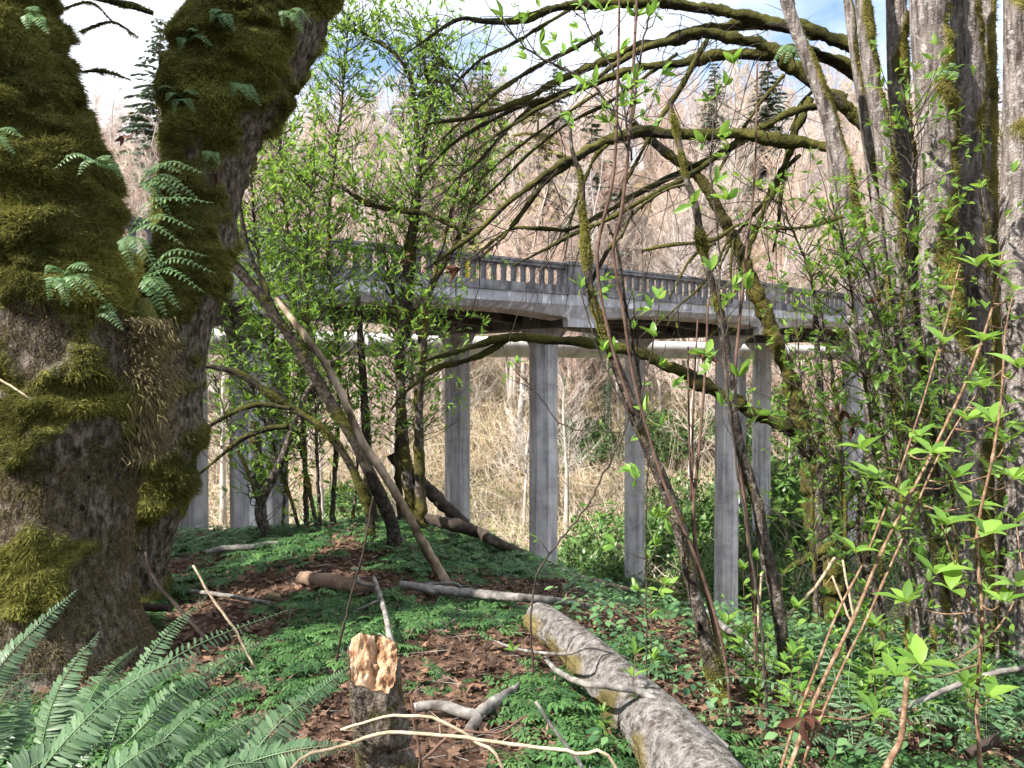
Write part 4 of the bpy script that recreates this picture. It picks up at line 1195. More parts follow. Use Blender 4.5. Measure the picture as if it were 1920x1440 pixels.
# stump with a chopped face turned to the viewer
YS = 2.42
nrm = norm(np.array([.10, -.80, .58]))
pc = W(700, 1243, YS)
outl = [(674.5, 1186), (694.6, 1191), (712, 1193), (729, 1198), (741, 1208), (745, 1222), (744, 1240), (742, 1260), (739, 1279), (734, 1292), (727, 1300), (713, 1296), (693, 1291), (678, 1287), (666, 1282), (659, 1273), (656, 1255), (656, 1235), (657, 1213), (661, 1196)]
def on_plane(px, py):
    o_, d_ = np.array([0, 0, EYE]), W(px, py, 1.0) - np.array([0, 0, EYE])
    return o_ + d_ * (np.dot(pc - o_, nrm) / np.dot(d_, nrm))
ring = np.array([on_plane(*q) for q in outl])
ring_c = np.vstack([ring, ring[:1]])
ring_seed = 5
ring = np.array([ring_c[int(t)] * (1 - t % 1) + ring_c[int(t) + 1] * (t % 1) for t in np.arange(80) / 80 * 20 * .99999])
cen = ring.mean(0)
ring = ring + (ring - cen) * ((fbm(ring * 55, 79, 3) - .5) * .22)[:, None] + nrm * ((fbm(ring * 40, 80, 3) - .5) * .03)[:, None]
gs = gz1(-.40, YS + .10)
stump = thing('stump', 'short leaning stump with a freshly chopped orange top', 'stump', (-.40, YS + .1, gs))
mb = MB()
rows = np.linspace(0, 1, 16) ** .8
Vf = []
for f in rows[1:]:
    p = cen + (ring - cen) * f
    q = np.stack([p[:, 0] * 60, p[:, 1] * 14, p[:, 2] * 14], -1)
    dz = (fbm(q, 71, 4) - .5) * .05 + (np.abs(fbm(p * 24, 72, 3) - .5)) * .04 - .03 * np.exp(-(((p - cen) @ np.array([1.0, 0, 0])) / .012) ** 2) + .03 * ((p - cen) @ np.array([0, .59, .80])) / .1
    Vf.append(p + nrm * ((dz - .012) * (1 - .8 * f ** 8))[:, None])
Vf = np.vstack([cen[None] - nrm * .006] + Vf)
k = 80
Tf = [(0, 1 + j, 1 + (j + 1) % k) for j in range(k)]
Qf = [(1 + r * k + j, 1 + (r + 1) * k + j, 1 + (r + 1) * k + (j + 1) % k, 1 + r * k + (j + 1) % k) for r in range(14) for j in range(k)]
mb.add(Vf, T=Tf, Q=Qf); child_of(mb.build('chopped_face', M['cutwood']), stump)
mb = MB()
base_c = np.array([-.375, YS + .14, gs - .05])
rings_ = []
outn = norm((ring - cen) - np.outer((ring - cen) @ nrm, nrm))
top = ring + outn * .002 - nrm * .001
ncr = 46
ax_top = cen - np.array([0, -.03, .10])
for q in range(ncr):
    t = q / (ncr - 1)
    ctr = ax_top * (1 - t) + base_c * t
    ang = np.arctan2((ring - cen) @ np.array([0, .59, .80]), (ring - cen) @ np.array([1.0, 0, 0]))
    circ = ctr + np.stack([np.cos(ang), np.sin(ang), 0 * ang], -1) * (.086 + .02 * t + .02 * max(0, t - .8) * 4)
    s_ = sstep(0, .42, np.array(t))
    p = top * (1 - s_) + circ * s_ if q else top
    if q:
        p = p - np.outer(np.ones(80), [0, 0, .0]) + np.array([0, 0, -.02 * min(1, t * 8)])
        ow = norm(p - ctr)
        nn = (fbm(p * 22, 74, 4) - .5) * .040 + (fbm(p * 75, 75, 3) - .5) * .016
        hol = W(738, 1412, YS + .03)
        p = p + ow * nn[:, None] - ow * (.075 * np.exp(-(((p - hol) / [.045, .1, .028]) ** 2).sum(1)))[:, None]
    rings_.append(p)
Vb = np.vstack(rings_)
Qb = [(r * k + j, (r + 1) * k + j, (r + 1) * k + (j + 1) % k, r * k + (j + 1) % k) for r in range(ncr - 1) for j in range(k)]
mb.add(Vb, Q=Qb, a=sstep(.52, .62, fbm(Vb * 14, 76, 3)) * .7)
child_of(mb.build('bark', M['stump']), stump)
rg = rng_of(78)
sel = rg.choice(np.arange(5 * k, 20 * k), 900)
sel = sel[fbm(Vb[sel] * 14, 76, 3) > .55]
mf = MB(); blades(mf, Vb[sel], norm(Vb[sel] - cen), .012, .0015, rg, .8, .9, rg.random(len(sel)) * .7); child_of(mf.build('moss', M['moss'], kind='stuff'), stump)

def stick(name, label, pts, mat_, h=.02, sides=10, forks=(), cat='branch', Y=None, rough=.12, moss=.2, group=None):
    P, R = ground_path(pts, h) if Y is None else path_of(pts, Y)
    t = thing(name, label, cat, tuple(P[len(P) // 2]), group=group)
    for q, (pp_, rr_) in enumerate([(P, R)] + [(ground_path(f_, h) if Y is None else path_of(f_, Y)) for f_ in forks]):
        sp, sr = spline(pp_, rr_, .03)
        rg = rng_of(int(abs(P[0][0]) * 997) + q)
        sp = sp + (rg.normal(size=sp.shape) * (sr * .06)[:, None])
        V, Q, m_, Nn, r_ = mossy(sp, sr, sides, .02, 7 + q, moss, (0, 0, .15), .12, rough, 8, 3)
        mb = MB(); mb.add(V, Q=Q, a=m_ * 0.0)
        n_ = len(V); k_ = sides
        c_a, c_b = V[:k_].mean(0), V[-k_:].mean(0)
        mb.add(np.vstack([V[:k_], c_a, V[-k_:], c_b]), T=[(k_, (j + 1) % k_, j) for j in range(k_)] + [(2 * k_ + 1, k_ + 1 + j, k_ + 1 + (j + 1) % k_) for j in range(k_)])
        child_of(mb.build('stem' if q == 0 else 'fork', M[mat_]), t)
    return t
stick('fallen_branch', 'grey mossy branch lying level across the head of the fallen log', [(752, 1096, 15, .08), (800, 1103, 17, .08), (900, 1114, 18, .10), (1000, 1122, 17, .14), (1060, 1130, 16, .10), (1102, 1137, 11, .05)], 'greytwig', forks=[[(795, 1096, 7, .09), (850, 1093, 6, .07), (865, 1100, 4, .05)]])
stick('wood_chunk', 'broken reddish chunk of rotten wood on the leaf litter', [(562, 1083, 26, .05), (610, 1090, 32, .05), (660, 1098, 30, .05), (705, 1106, 20, .04)], 'redwood', cat='wood', sides=18)
stick('fallen_stick', 'thin pale forked stick standing out of the leaves behind the stump', [(700, 1082, 8, .16), (712, 1115, 9, .12), (722, 1150, 10, .12), (730, 1190, 12, .10), (738, 1215, 12, .06)], 'greytwig', forks=[[(668, 1068, 6, .15), (674, 1092, 7, .10), (705, 1100, 6, .1)], [(660, 1150, 5, .03), (690, 1135, 5, .08), (716, 1122, 5, .1)]])
stick('fallen_stick', 'straight grey stick lying beside the maple foot', [(285, 1105, 7, .04), (340, 1107, 8, .05), (420, 1116, 9, .06), (505, 1131, 8, .04)], 'greytwig')
stick('fallen_branch', 'pale grey crooked branch on the crest left of the leaning pole', [(388, 1036, 10, .06), (420, 1028, 12, .07), (465, 1026, 12, .07), (505, 1020, 10, .07), (537, 1020, 7, .05)], 'greytwig')
stick('cut_limb', 'dark sawn limb end sticking out beside the maple trunk', [(240, 1138, 16, .12), (280, 1139, 17, .12), (322, 1140, 16, .12)], 'darkwood', h=.12)
stick('fallen_branch', 'crooked grey branch resting over the middle of the fallen log', [(1022, 1234, 8, .10), (1045, 1258, 11, .14), (1090, 1280, 13, .26), (1150, 1288, 14, .28), (1200, 1298, 15, .27), (1250, 1325, 16, .22), (1310, 1362, 17, .15), (1362, 1402, 16, .08)], 'greytwig', forks=[[(925, 1202, 5, .03), (985, 1220, 6, .08), (1060, 1226, 6, .24), (1110, 1215, 5, .25), (1180, 1235, 4, .2)]])
stick('fallen_branch', 'short knobbly grey branch with a fork on the litter right of the stump', [(778, 1326, 20, .05), (815, 1322, 20, .06), (850, 1330, 22, .06), (890, 1340, 22, .05), (925, 1318, 24, .06), (955, 1298, 16, .05), (972, 1285, 10, .04)], 'greytwig', sides=14, forks=[[(895, 1345, 22, .05), (880, 1370, 22, .04)]])
stick('fallen_branch', 'dark branch lying on the slope right of the fallen log', [(1310, 1128, 9, .05), (1345, 1165, 11, .06), (1390, 1200, 13, .06), (1440, 1250, 14, .06)], 'greytwig')
stick('rotten_log', 'blackened broken log leaning at the crest behind the peeled pole', [(735, 850, 26), (760, 876, 28), (800, 918, 28), (840, 955, 26), (875, 985, 22)], 'darkwood', Y=7.2, sides=18, cat='log', rough=.2)
stick('rotten_log', 'dark decaying limb running down along the crest of the knoll', [(800, 972, 18, .16), (850, 985, 26, .15), (890, 996, 24, .12), (960, 1030, 18, .07), (1030, 1060, 16, .06), (1095, 1084, 12, .05), (1180, 1105, 8, .04)], 'darkwood', sides=16, cat='log', rough=.2)
pole = stick('leaning_pole', 'peeled pale dead pole leaning down onto the knoll', [(518, 560, 9, 5.75), (535, 582, 11, 5.7), (560, 614, 13, 5.65), (600, 668, 14, 5.6), (632, 722, 14, 5.55), (680, 830, 16, 5.5), (712, 876, 17, 5.45), (740, 922, 17, 5.45), (790, 1012, 19, 5.4), (832, 1085, 20, 5.36), (842, 1102, 19, 5.35)], 'peeled', Y=5.5, sides=24, cat='dead pole', rough=.22)
stick('standing_snag', 'thin dead grey snag standing upright inside the leafy shrub', [(671, 556, 9), (676, 640, 13), (684, 760, 16), (690, 880, 18), (700, 985, 20)], 'darkwood', Y=6.9, cat='dead stem')
for q, (lab, pts, Yd, mt) in enumerate([
    ('pale dry stem bowed across the bottom of the view in front of the stump', [(540, 1452, 6), (640, 1400, 7), (730, 1374, 7), (850, 1382, 7), (960, 1396, 7), (1080, 1412, 7), (1160, 1446, 6)], 2.0, 'paletwig'),
    ('thin curved dry stem crossing in front of the stump bark', [(640, 1368, 5), (700, 1350, 5), (760, 1341, 6), (830, 1352, 6), (890, 1390, 6), (945, 1446, 6)], 2.1, 'paletwig'),
    ('brown dry twig rising beside the stump from below', [(770, 1310, 4), (780, 1370, 5), (790, 1446, 6)], 2.2, 'redtwig'),
    ('forked dry twig on the litter near the bottom edge', [(980, 1345, 5), (930, 1375, 5), (860, 1372, 6), (800, 1420, 7), (785, 1450, 8)], 2.3, 'redtwig'),
    ('grey dead twig lying towards the lower end of the log', [(1005, 1315, 6), (1040, 1370, 7), (1080, 1420, 8), (1095, 1450, 8)], 2.6, 'greytwig'),
    ('long thin dead stalk slanting across the litter beside the maple', [(362, 1060, 4), (400, 1125, 5), (440, 1180, 5), (478, 1255, 4)], 3.2, 'paletwig'),
    ('dark thin stick leaning at the maple foot', [(272, 1035, 5), (290, 1085, 7), (330, 1135, 8), (390, 1200, 7)], 3.7, 'darkwood'),
    ('thin bare dark twig standing tall left of the stump', [(700, 930, 3), (680, 1040, 4), (655, 1130, 4), (630, 1240, 5)], 3.4, 'darkwood'),
    ('dead pale twig jutting in front of the maple from the left edge', [(-20, 700, 5), (30, 730, 4), (58, 750, 3)], 3.0, 'paletwig'),
    ('broken reddish stick standing in the ferns at lower right', [(1702, 1268, 10), (1696, 1320, 11), (1688, 1385, 12), (1655, 1450, 14)], 2.5, 'orangetwig'),
    ('dry bent twig arching above the right undergrowth', [(1560, 1080, 4), (1600, 1170, 5), (1580, 1050, 4)], 3.6, 'paletwig'),
    ('pale dry stalk leaning between the stems right of the log', [(1565, 1045, 5), (1525, 1105, 6), (1470, 1160, 5)], 4.0, 'paletwig'),
    ('thin whitish dry stalk standing in the herbs', [(1428, 1075, 4), (1422, 1150, 5), (1416, 1225, 5)], 4.2, 'paletwig'),
    ('dead brown branch lying in the sprouts at the far right', [(1930, 1250, 10), (1850, 1265, 11), (1780, 1290, 11), (1680, 1335, 10)], 3.0, 'greytwig'),
    ('dark wet branch stub at the lower right corner', [(1812, 1415, 18), (1840, 1400, 20), (1875, 1385, 20)], 2.6, 'darkwood')]):
    P, R = path_of(pts, Yd)
    if pts[-1][1] > 1440:
        P = np.vstack([P, [P[-1][0] + 1.5 * (P[-1][0] - P[-2][0]), P[-1][1] + .1, gz1(P[-1][0], P[-1][1]) - .03]]); R = np.append(R, R[-1])
    if pts[0][1] > 1440:
        P = np.vstack([[P[0][0] - .25, P[0][1] + .15, gz1(P[0][0] - .25, P[0][1]) - .03], P]); R = np.append(R[0], R)
    t = thing('dry_twig', lab, 'twig', tuple(P[-1]))
    mb = MB(); sp, sr = spline(P, R, .03)
    rg = rng_of(900 + q); sp = sp + rg.normal(size=sp.shape) * .0012
    tube(mb, sp, sr, 7, raw=True)
    child_of(mb.build('stem', M[mt]), t)
    mb = MB(); k = rg.random(len(sp)) < .10
    if k.any():
        cones(mb, sp[k], norm(rg.normal(size=(int(k.sum()), 3)) + [0, 0, .3]), .03 + .08 * rg.random(int(k.sum())), .0018)
        child_of(mb.build('side_twigs', M[mt], kind='stuff'), t)

# ------------------------------------------------------------------ leafy shrubs
def shrub(name, label, stems, seed, per_m, leaf, wleaf, tl=(.25, .8), start=.25, mat_leaf='leaf', wood='shrubwood', droop=0.0, whorl=5, node=.16, cat='shrub', mossy_stem=True, group=None, sub=2):
    rg = rng_of(seed)
    P0, R0 = path_of(stems[0][0], stems[0][1])
    g = gz1(P0[-1][0], P0[-1][1])
    t = thing(name, label, cat, (P0[-1][0], P0[-1][1], g), group=group)
    tw = MB(); lf = MB()
    LP, LD, LU = [], [], []
    def whorl_at(p, d, n, spread=.8):
        for q in range(n):
            ax = norm(d * .75 + rg.normal(size=3) * spread + np.array([0, 0, .12 - droop]))
            LP.append(p); LD.append(ax); LU.append(norm(rg.normal(size=3) * .5 + np.array([0, -.15, 1.0])))
    for pts, Yd in stems:
        P, R = path_of(pts, Yd)
        R = R * .74
        gg = gz1(P[-1][0], P[-1][1])
        if P[-1][2] > gg and P[-1][2] - gg < 1.2:
            P = np.vstack([P, [P[-1][0], P[-1][1], gg - .05]]); R = np.append(R, R[-1] * 1.15)
        sp, sr = spline(P, R, .035)
        sp = sp + rg.normal(size=sp.shape) * .003
        mb = MB()
        if mossy_stem and R.max() > .009:
            V, Q, m_, Nn, rr = mossy(sp, sr, 12, .03, seed % 97, .5, (0, 0, .1), .25, .1, 5, 2.5)
            mb.add(V, Q=Q, a=m_); child_of(mb.build('stem', M['sapling']), t)
        else:
            tube(mb, sp, sr, 6, raw=True); child_of(mb.build('stem', M[wood]), t)
        sp = sp[::-1]
        T = norm(np.gradient(sp, axis=0))
        tot = np.linalg.norm(np.diff(sp, axis=0), axis=1).sum()
        for q in range(int(tot * per_m)):
            k = int(len(sp) * (start + (1 - start) * rg.random()))
            k = min(k, len(sp) - 1)
            az = rg.random() * 6.283
            d = norm(T[k] * .4 + np.array([math.cos(az), math.sin(az) * .8, .25]))
            L = tl[0] + (tl[1] - tl[0]) * rg.random() ** 1.5
            pts_ = [sp[k]]; dirs = []
            for s_ in range(5):
                d = norm(d + rg.normal(size=3) * .2 + np.array([0, 0, .08 - droop * .3])); dirs.append(d)
                pts_.append(pts_[-1] + d * L / 5)
            pts_ = np.array(pts_)
            tube(tw, pts_, np.linspace(.0038, .0012, 6) * (.7 + L * .6), 4, raw=True, cap=False)
            whorl_at(pts_[-1], d, whorl, .55)
            for nn in range(int(L / node)):
                u = (.25 + .7 * rg.random()) * 5
                i0 = min(int(u), 4)
                b = pts_[i0] + (pts_[i0 + 1] - pts_[i0]) * (u - i0)
                sd = norm(dirs[i0] * .5 + rg.normal(size=3) * .7 + np.array([0, 0, .2]))
                l2 = .03 + .12 * rg.random()
                cones(tw, b[None], sd[None], l2, .0016)
                whorl_at(b + sd * l2 * .9, sd, max(2, whorl - 2), .6)
        whorl_at(sp[-1], T[-1], whorl, .5)
    LP, LD, LU = np.array(LP), np.array(LD), np.array(LU)
    n = len(LP)
    sz = leaf * (.55 + .6 * rg.random(n))
    leaves(lf, LP, LD, LU, sz, sz * wleaf, .12 + .2 * rg.random(n), .16, np.clip(rg.normal(.5, .27, n), 0, 1), full=True)
    child_of(tw.build('twigs', M[wood], kind='stuff'), t)
    child_of(lf.build('foliage', M[mat_leaf], kind='stuff'), t)
    return n
nl = 0
nl += shrub('leafy_shrub', 'tall bright green leafy shrub next to the mossy maple stem', [
    ([(545, 60, 5), (525, 250, 7), (540, 450, 9), (565, 700, 11), (575, 985, 14)], 7.4), ([(655, 30, 4), (640, 200, 6), (615, 450, 8), (635, 700, 11), (622, 990, 14)], 7.0),
    ([(470, 320, 5), (480, 450, 7), (505, 600, 8), (555, 800, 10), (595, 992, 12)], 6.9), ([(430, 560, 4), (450, 660, 6), (500, 800, 8), (560, 985, 10)], 6.7), ([(585, 330, 4), (575, 520, 6), (590, 760, 8), (600, 990, 10)], 6.6)],
    1201, 74.0, .074, .29, (.2, .7), .22)
nl += shrub('leafy_shrub', 'dark multi stemmed leafy shrub on the crest in front of the bridge', [
    ([(780, 40, 6), (804, 170, 9), (800, 230, 11), (785, 330, 13), (770, 440, 18), (757, 560, 24), (750, 690, 24), (760, 860, 26), (778, 1000, 34)], 6.9),
    ([(642, 48, 5), (700, 72, 7), (762, 130, 9), (782, 240, 11), (786, 330, 14), (776, 440, 17), (770, 540, 18), (764, 640, 18)], 6.95),
    ([(905, 330, 6), (862, 440, 10), (830, 500, 13), (802, 560, 18), (790, 680, 24), (785, 800, 24), (790, 985, 30)], 6.8),
    ([(640, 350, 10), (690, 382, 12), (740, 394, 13), (800, 402, 12), (850, 425, 10), (890, 445, 6)], 6.7),
    ([(720, 470, 7), (735, 540, 10), (745, 620, 12), (752, 720, 14), (745, 860, 15), (752, 990, 18)], 7.1),
    ([(820, 100, 4), (880, 180, 5), (870, 300, 6), (840, 420, 8), (808, 540, 10)], 6.7)],
    1202, 44.0, .074, .28, (.2, .75), .25)
nl += shrub('leafy_shrub', 'low leafy shrub filling the gap under the dark crossing branch behind the maple', [
    ([(400, 700, 4), (430, 800, 6), (470, 900, 8), (500, 1000, 10)], 6.5), ([(560, 700, 4), (540, 820, 6), (530, 1000, 9)], 6.8), ([(650, 720, 4), (670, 850, 6), (660, 1000, 9)], 6.9)],
    1203, 26.0, .085, .28, (.15, .5), .15)
nl += shrub('leafy_shrub', 'fine leaved shrub weaving in front of the upper grey trunks', [
    ([(1425, 350, 3), (1470, 400, 5), (1520, 520, 7), (1560, 700, 9), (1580, 900, 11), (1590, 1140, 14)], 4.35), ([(1560, 380, 4), (1585, 480, 5), (1610, 640, 7), (1640, 850, 10), (1655, 1150, 13)], 4.3),
    ([(1610, 470, 4), (1640, 560, 5), (1680, 800, 8), (1700, 1150, 12)], 4.2), ([(1700, 180, 3), (1712, 300, 4), (1700, 450, 6), (1690, 650, 8), (1720, 900, 9), (1750, 1150, 12)], 4.25), ([(1490, 560, 4), (1500, 700, 5), (1515, 850, 7), (1530, 1100, 10)], 5.0)],
    1204, 32.0, .060, .34, (.15, .5), .2, droop=.1)
nl += shrub('leafy_shrub', 'leafy shoots low against the grey trunk bases', [
    ([(1760, 560, 3), (1772, 700, 5), (1785, 900, 7), (1800, 1180, 9)], 4.1), ([(1840, 350, 3), (1850, 480, 5), (1862, 700, 7), (1870, 1180, 9)], 4.15), ([(1690, 700, 3), (1700, 850, 5), (1700, 1000, 6), (1715, 1200, 8)], 3.9)],
    1205, 14.0, .062, .36, (.12, .4), .2)
nl += shrub('leafy_shrub', 'large leaved shoots hanging in the crown of the arching limbs', [
    ([(1235, -30, 4), (1215, 40, 5), (1195, 140, 6), (1182, 260, 7)], 3.35), ([(940, 30, 4), (985, 90, 5), (1060, 130, 6), (1130, 180, 6), (1180, 280, 6)], 3.5), ([(1090, 10, 3), (1110, 70, 4), (1160, 150, 5), (1184, 300, 6)], 3.45)],
    1206, 18.0, .072, .36, (.1, .32), .0, mat_leaf='leafnear', whorl=5, node=.2)
nl += shrub('leafy_shoot', 'upright leafy shoot with broad leaves in front of the snapped sapling', [
    ([(1345, 180, 3), (1335, 260, 4), (1332, 330, 5), (1345, 430, 5), (1350, 560, 6), (1362, 700, 6), (1378, 850, 6), (1402, 1000, 7), (1428, 1180, 7), (1440, 1370, 8)], 3.3)],
    1207, 7.0, .080, .40, (.06, .2), .42, mat_leaf='leafnear', whorl=5, node=.3)
nl += shrub('leafy_shoot', 'small leafy shoot crossing in front of the middle bridge column', [
    ([(1190, 560, 3), (1195, 700, 3), (1170, 810, 4), (1100, 950, 5), (1060, 1000, 5), (1000, 1100, 5)], 3.7), ([(960, 690, 2), (1010, 740, 3), (1060, 800, 3), (1165, 810, 3)], 3.7)],
    1208, 5.0, .065, .3, (.06, .2), .0, whorl=4, node=.3)
nl += shrub('leafy_shoot', 'leafy shoot fanned around the leaning mossy sapling at mid height', [
    ([(1090, 540, 3), (1110, 620, 4), (1140, 700, 4), (1190, 800, 5)], 3.5), ([(1240, 800, 3), (1250, 840, 3), (1215, 870, 4)], 3.4), ([(1235, 560, 3), (1225, 640, 4), (1205, 720, 4), (1200, 800, 5)], 3.4)],
    1209, 8.0, .075, .38, (.06, .2), .0, mat_leaf='leafnear', whorl=5, node=.3)
print('shrub leaves', nl)

# dark crossing branches at left, behind the maple
lean_tree('leaning_tree', 'dark mossy leaning stem running down right behind the maple to the crest',
          [(430, 488, 26), (480, 545, 26), (530, 612, 25), (570, 672, 25), (612, 742, 26), (652, 805, 27), (692, 885, 28), (735, 985, 32)], 5.95, 551, .30, [([(525, 600, 12), (470, 480, 12), (450, 400, 9), (444, 330, 5)], 5.95, .3)], twigs=7, mat_='branch')
lean_tree('leaning_tree', 'mossy low limb crossing dark against the left bridge column',
          [(376, 684, 10), (410, 690, 13), (450, 702, 15), (500, 735, 17), (545, 765, 16), (600, 800, 17), (650, 860, 18), (690, 950, 22)], 6.1, 552, .50, [([(545, 765, 12), (490, 760, 11), (430, 775, 12), (385, 800, 8)], 6.0, .5), ([(540, 800, 10), (500, 805, 12), (460, 820, 14), (420, 850, 9), (350, 910, 5)], 6.0, .5)], twigs=18, mat_='branch')
lean_tree('leaning_tree', 'blackish bare stem slanting up right across the left bridge column',
          [(665, 648, 8), (610, 695, 13), (565, 755, 15), (540, 830, 17), (520, 880, 19), (497, 925, 20), (485, 960, 20), (500, 1000, 22)], 6.5, 553, .15, twigs=20)
lean_tree('birch_sapling', 'pale lichen spotted stem with moss collars before the left bridge column',
          [(478, 790, 22), (482, 850, 24), (488, 900, 24), (490, 950, 23), (494, 1000, 24)], 6.9, 554, .48, mat_='log', twigs=12)

# ------------------------------------------------------------------ young saplings close by on the right: every leaf a part
leaf_me = []
for q in range(4):
    mb = MB(); leaves(mb, np.zeros((1, 3)), np.array([[1.0, 0, 0]]), np.array([[0, 0, 1.0]]), 1.0,   .38 + .04 * q, .10 + .10 * q, .16, .25 + .2 * q, True)
    leaf_me.append(mb.mesh('leaf', M['leafnear']))
def leaf_part(parent, p, d, up, size, rg):
    d = Vector(norm(d)); up = Vector(norm(up))
    s_ = up.cross(d).normalized(); u_ = d.cross(s_)
    mtx = Matrix((d, s_, u_)).transposed().to_4x4()
    mtx = Matrix.Translation(Vector(p)) @ mtx @ Matrix.Diagonal((size, size, size, 1))
    o = link('leaf', leaf_me[int(rg.integers(0, 4))], parent)
    o.matrix_world = mtx
    o.matrix_parent_inverse = Matrix.Translation(Vector(parent.location)).inverted()
    o.matrix_basis = mtx
    return o
def near_sapling(label, stems, whorls, Yd, seed, wood='orangetwig', nleaf=(4, 8), size=(.055, .115)):
    rg = rng_of(seed)
    P0, R0 = path_of(stems[0], Yd)
    t = thing('young_sapling', label, 'sapling', tuple(P0[-1]))
    allp = []
    for st in stems:
        P, R = path_of(st, Yd)
        gb = gz1(P[-1][0], P[-1][1])
        if P[-1][2] - gb < .6 and st[-1][1] > 1330:
            P = np.vstack([P, [P[-1][0] + .35 * (P[-1][0] - P[-2][0]), P[-1][1], gb - .05]]); R = np.append(R, R[-1])
        sp, sr = spline(P, R, .03)
        sp = sp + np.stack([0 * sr, np.linspace(.1, 0, len(sr)) * np.sin(seed), 0 * sr], -1)
        arc_ = np.arange(len(sp)) * .03
        sp = sp + np.stack([vnoise(np.stack([arc_ * 4, arc_ * 0 + q_, arc_ * 0], -1), seed) - .5 for q_ in range(3)], -1) * .035
        sr = sr * .60 * (1 + .35 * (np.sin(arc_ * 47 + seed) > .93))
        mb = MB(); tube(mb, sp, sr, 8, raw=True); child_of(mb.build('stem', M[wood]), t)
        allp.append(sp)
    allp = np.vstack(allp)
    for (px, py) in whorls:
        p = W(px, py, Yd + rg.normal() * .10)
        k = np.argmin(((allp - p) ** 2).sum(1) + .3 * np.maximum(0, allp[:, 2] - p[2] + .02))
        s0 = allp[k]
        mid = (s0 + p) / 2 + np.array([0, 0, -.02])
        if np.linalg.norm(p - s0) > .01:
            mb = MB(); tube(mb, np.array([s0, mid, p]), np.array([.0035, .0026, .0016]), 6, .02); child_of(mb.build('twig', M[wood]), t)
        d0 = norm(p - s0 + np.array([0, 0, .08]))
        n = int(rg.integers(*nleaf)); a0 = rg.random() * 6.28
        for q in range(n):
            az = a0 + q * 2.4
            el = .15 + .75 * rg.random()
            d = np.array([math.cos(az) * math.cos(el), math.sin(az) * math.cos(el), math.sin(el) * .8])
            leaf_part(t, p, norm(d + d0 * .35), np.array([-d[0] * .4, -d[1] * .4 - .1, 1.0]), size[0] + (size[1] - size[0]) * rg.random(), rg)
    return t
near_sapling('young sapling of long slanting orange brown stems with fresh bright leaves', [
    [(1915, 470, 5), (1888, 560, 7), (1840, 690, 9), (1765, 850, 9), (1692, 990, 10), (1640, 1100, 11), (1560, 1260, 13), (1478, 1440, 16)],
    [(1832, 490, 4), (1795, 600, 5), (1742, 760, 6), (1700, 890, 6), (1632, 1060, 7), (1555, 1210, 8), (1465, 1440, 10)],
    [(1920, 690, 4), (1850, 750, 5), (1770, 870, 6), (1712, 1000, 7), (1640, 1160, 8), (1520, 1400, 9)]],
    [(1770, 645), (1842, 640), (1832, 500), (1873, 500), (1900, 545), (1905, 600), (1723, 817), (1813, 790), (1863, 793), (1893, 757), (1843, 727), (1750, 853), (1860, 890), (1790, 897), (1687, 923), (1817, 950), (1617, 843), (1640, 900), (1603, 1037), (1677, 997), (1640, 1337), (1537, 1360)], 2.75, 71)
near_sapling('young sapling with one upright orange stem and sparse bright leaves', [
    [(1905, 560, 4), (1882, 650, 6), (1868, 780, 7), (1850, 900, 9), (1843, 1010, 10), (1838, 1120, 11), (1836, 1230, 12), (1832, 1340, 13), (1828, 1470, 14)], [(1772, 985, 4), (1790, 1060, 5), (1812, 1130, 6), (1837, 1190, 7)], [(1930, 1090, 4), (1890, 1145, 5), (1840, 1195, 6)]],
    [(1847, 1003), (1880, 1130), (1907, 1100), (1783, 1107), (1753, 1077), (1813, 1290), (1853, 1310), (1775, 985), (1900, 900), (1885, 830), (1905, 980), (1700, 1130), (1727, 1247), (1680, 1267), (1910, 690)], 2.5, 72)
# upright sprouts in the undergrowth
def sprout_meshes(seed, H, broad):
    rg = rng_of(seed); st, lf = MB(), MB()
    p = np.array([[0, 0, -.03], [.01, .0, H * .4], [.02 * rg.normal(), .02 * rg.normal(), H]])
    tube(st, p, np.array([.004, .003, .0018]), 5, .05)
    sp, _ = spline(p, np.ones(3), .02)
    LP, LD = [], []
    for lev in np.linspace(.35, 1, 5):
        k = int((len(sp) - 1) * lev)
        for q in range(4 if lev < .9 else 6):
            az = rg.random() * 6.28; el = .2 + .5 * rg.random() + .5 * (lev > .9)
            LP.append(sp[k]); LD.append([math.cos(az) * math.cos(el), math.sin(az) * math.cos(el), math.sin(el)])
    LP, LD = np.array(LP), np.array(LD); n = len(LP)
    sz = (.05 + .045 * rg.random(n)) * (1.25 if broad else 1)
    leaves(lf, LP, LD, np.tile([0, -.1, 1.0], (n, 1)), sz, sz * (.42 if broad else .27), .15, .15, rg.random(n))
    return st.mesh('stem', M['redtwig']), lf.mesh('foliage', M['leafnear' if broad else 'leaf'])
spr = [sprout_meshes(800 + q, .18 + .09 * q, q % 2 == 0) for q in range(6)]
rg = rng_of(33)
spl = [(1133, 1415, 1), (1212, 1425, 0), (1246, 1440, 1), (1395, 1300, 2), (1360, 1250, 1)]
for q in range(95):
    px = 1150 + 790 * rg.random() ** .8; py = 1110 + 330 * rg.random()
    if px < 1380 and py > 1180 and rg.random() < .8: continue
    spl.append((px, py, int(rg.integers(0, 6))))
for q, (px, py, v) in enumerate(spl):
    p = G(px, py)
    lab_s = {0: 'narrow leaved sprout at the bottom edge between stump and log', 1: 'broad leaved sprout close against the near end of the log', 2: 'lowest leafy sprout at the bottom edge beside the log'}.get(q, 'small upright leafy sprout in the undergrowth on the right slope of the knoll')
    o = thing('leafy_sprout', lab_s, 'sprout', tuple(p), q * 2.1, 'leafy sprouts in the undergrowth')
    s_ = .5 + .5 * rg.random(); o.scale = (s_, s_, s_)
    link('stem', spr[v][0], o); link('foliage', spr[v][1], o)

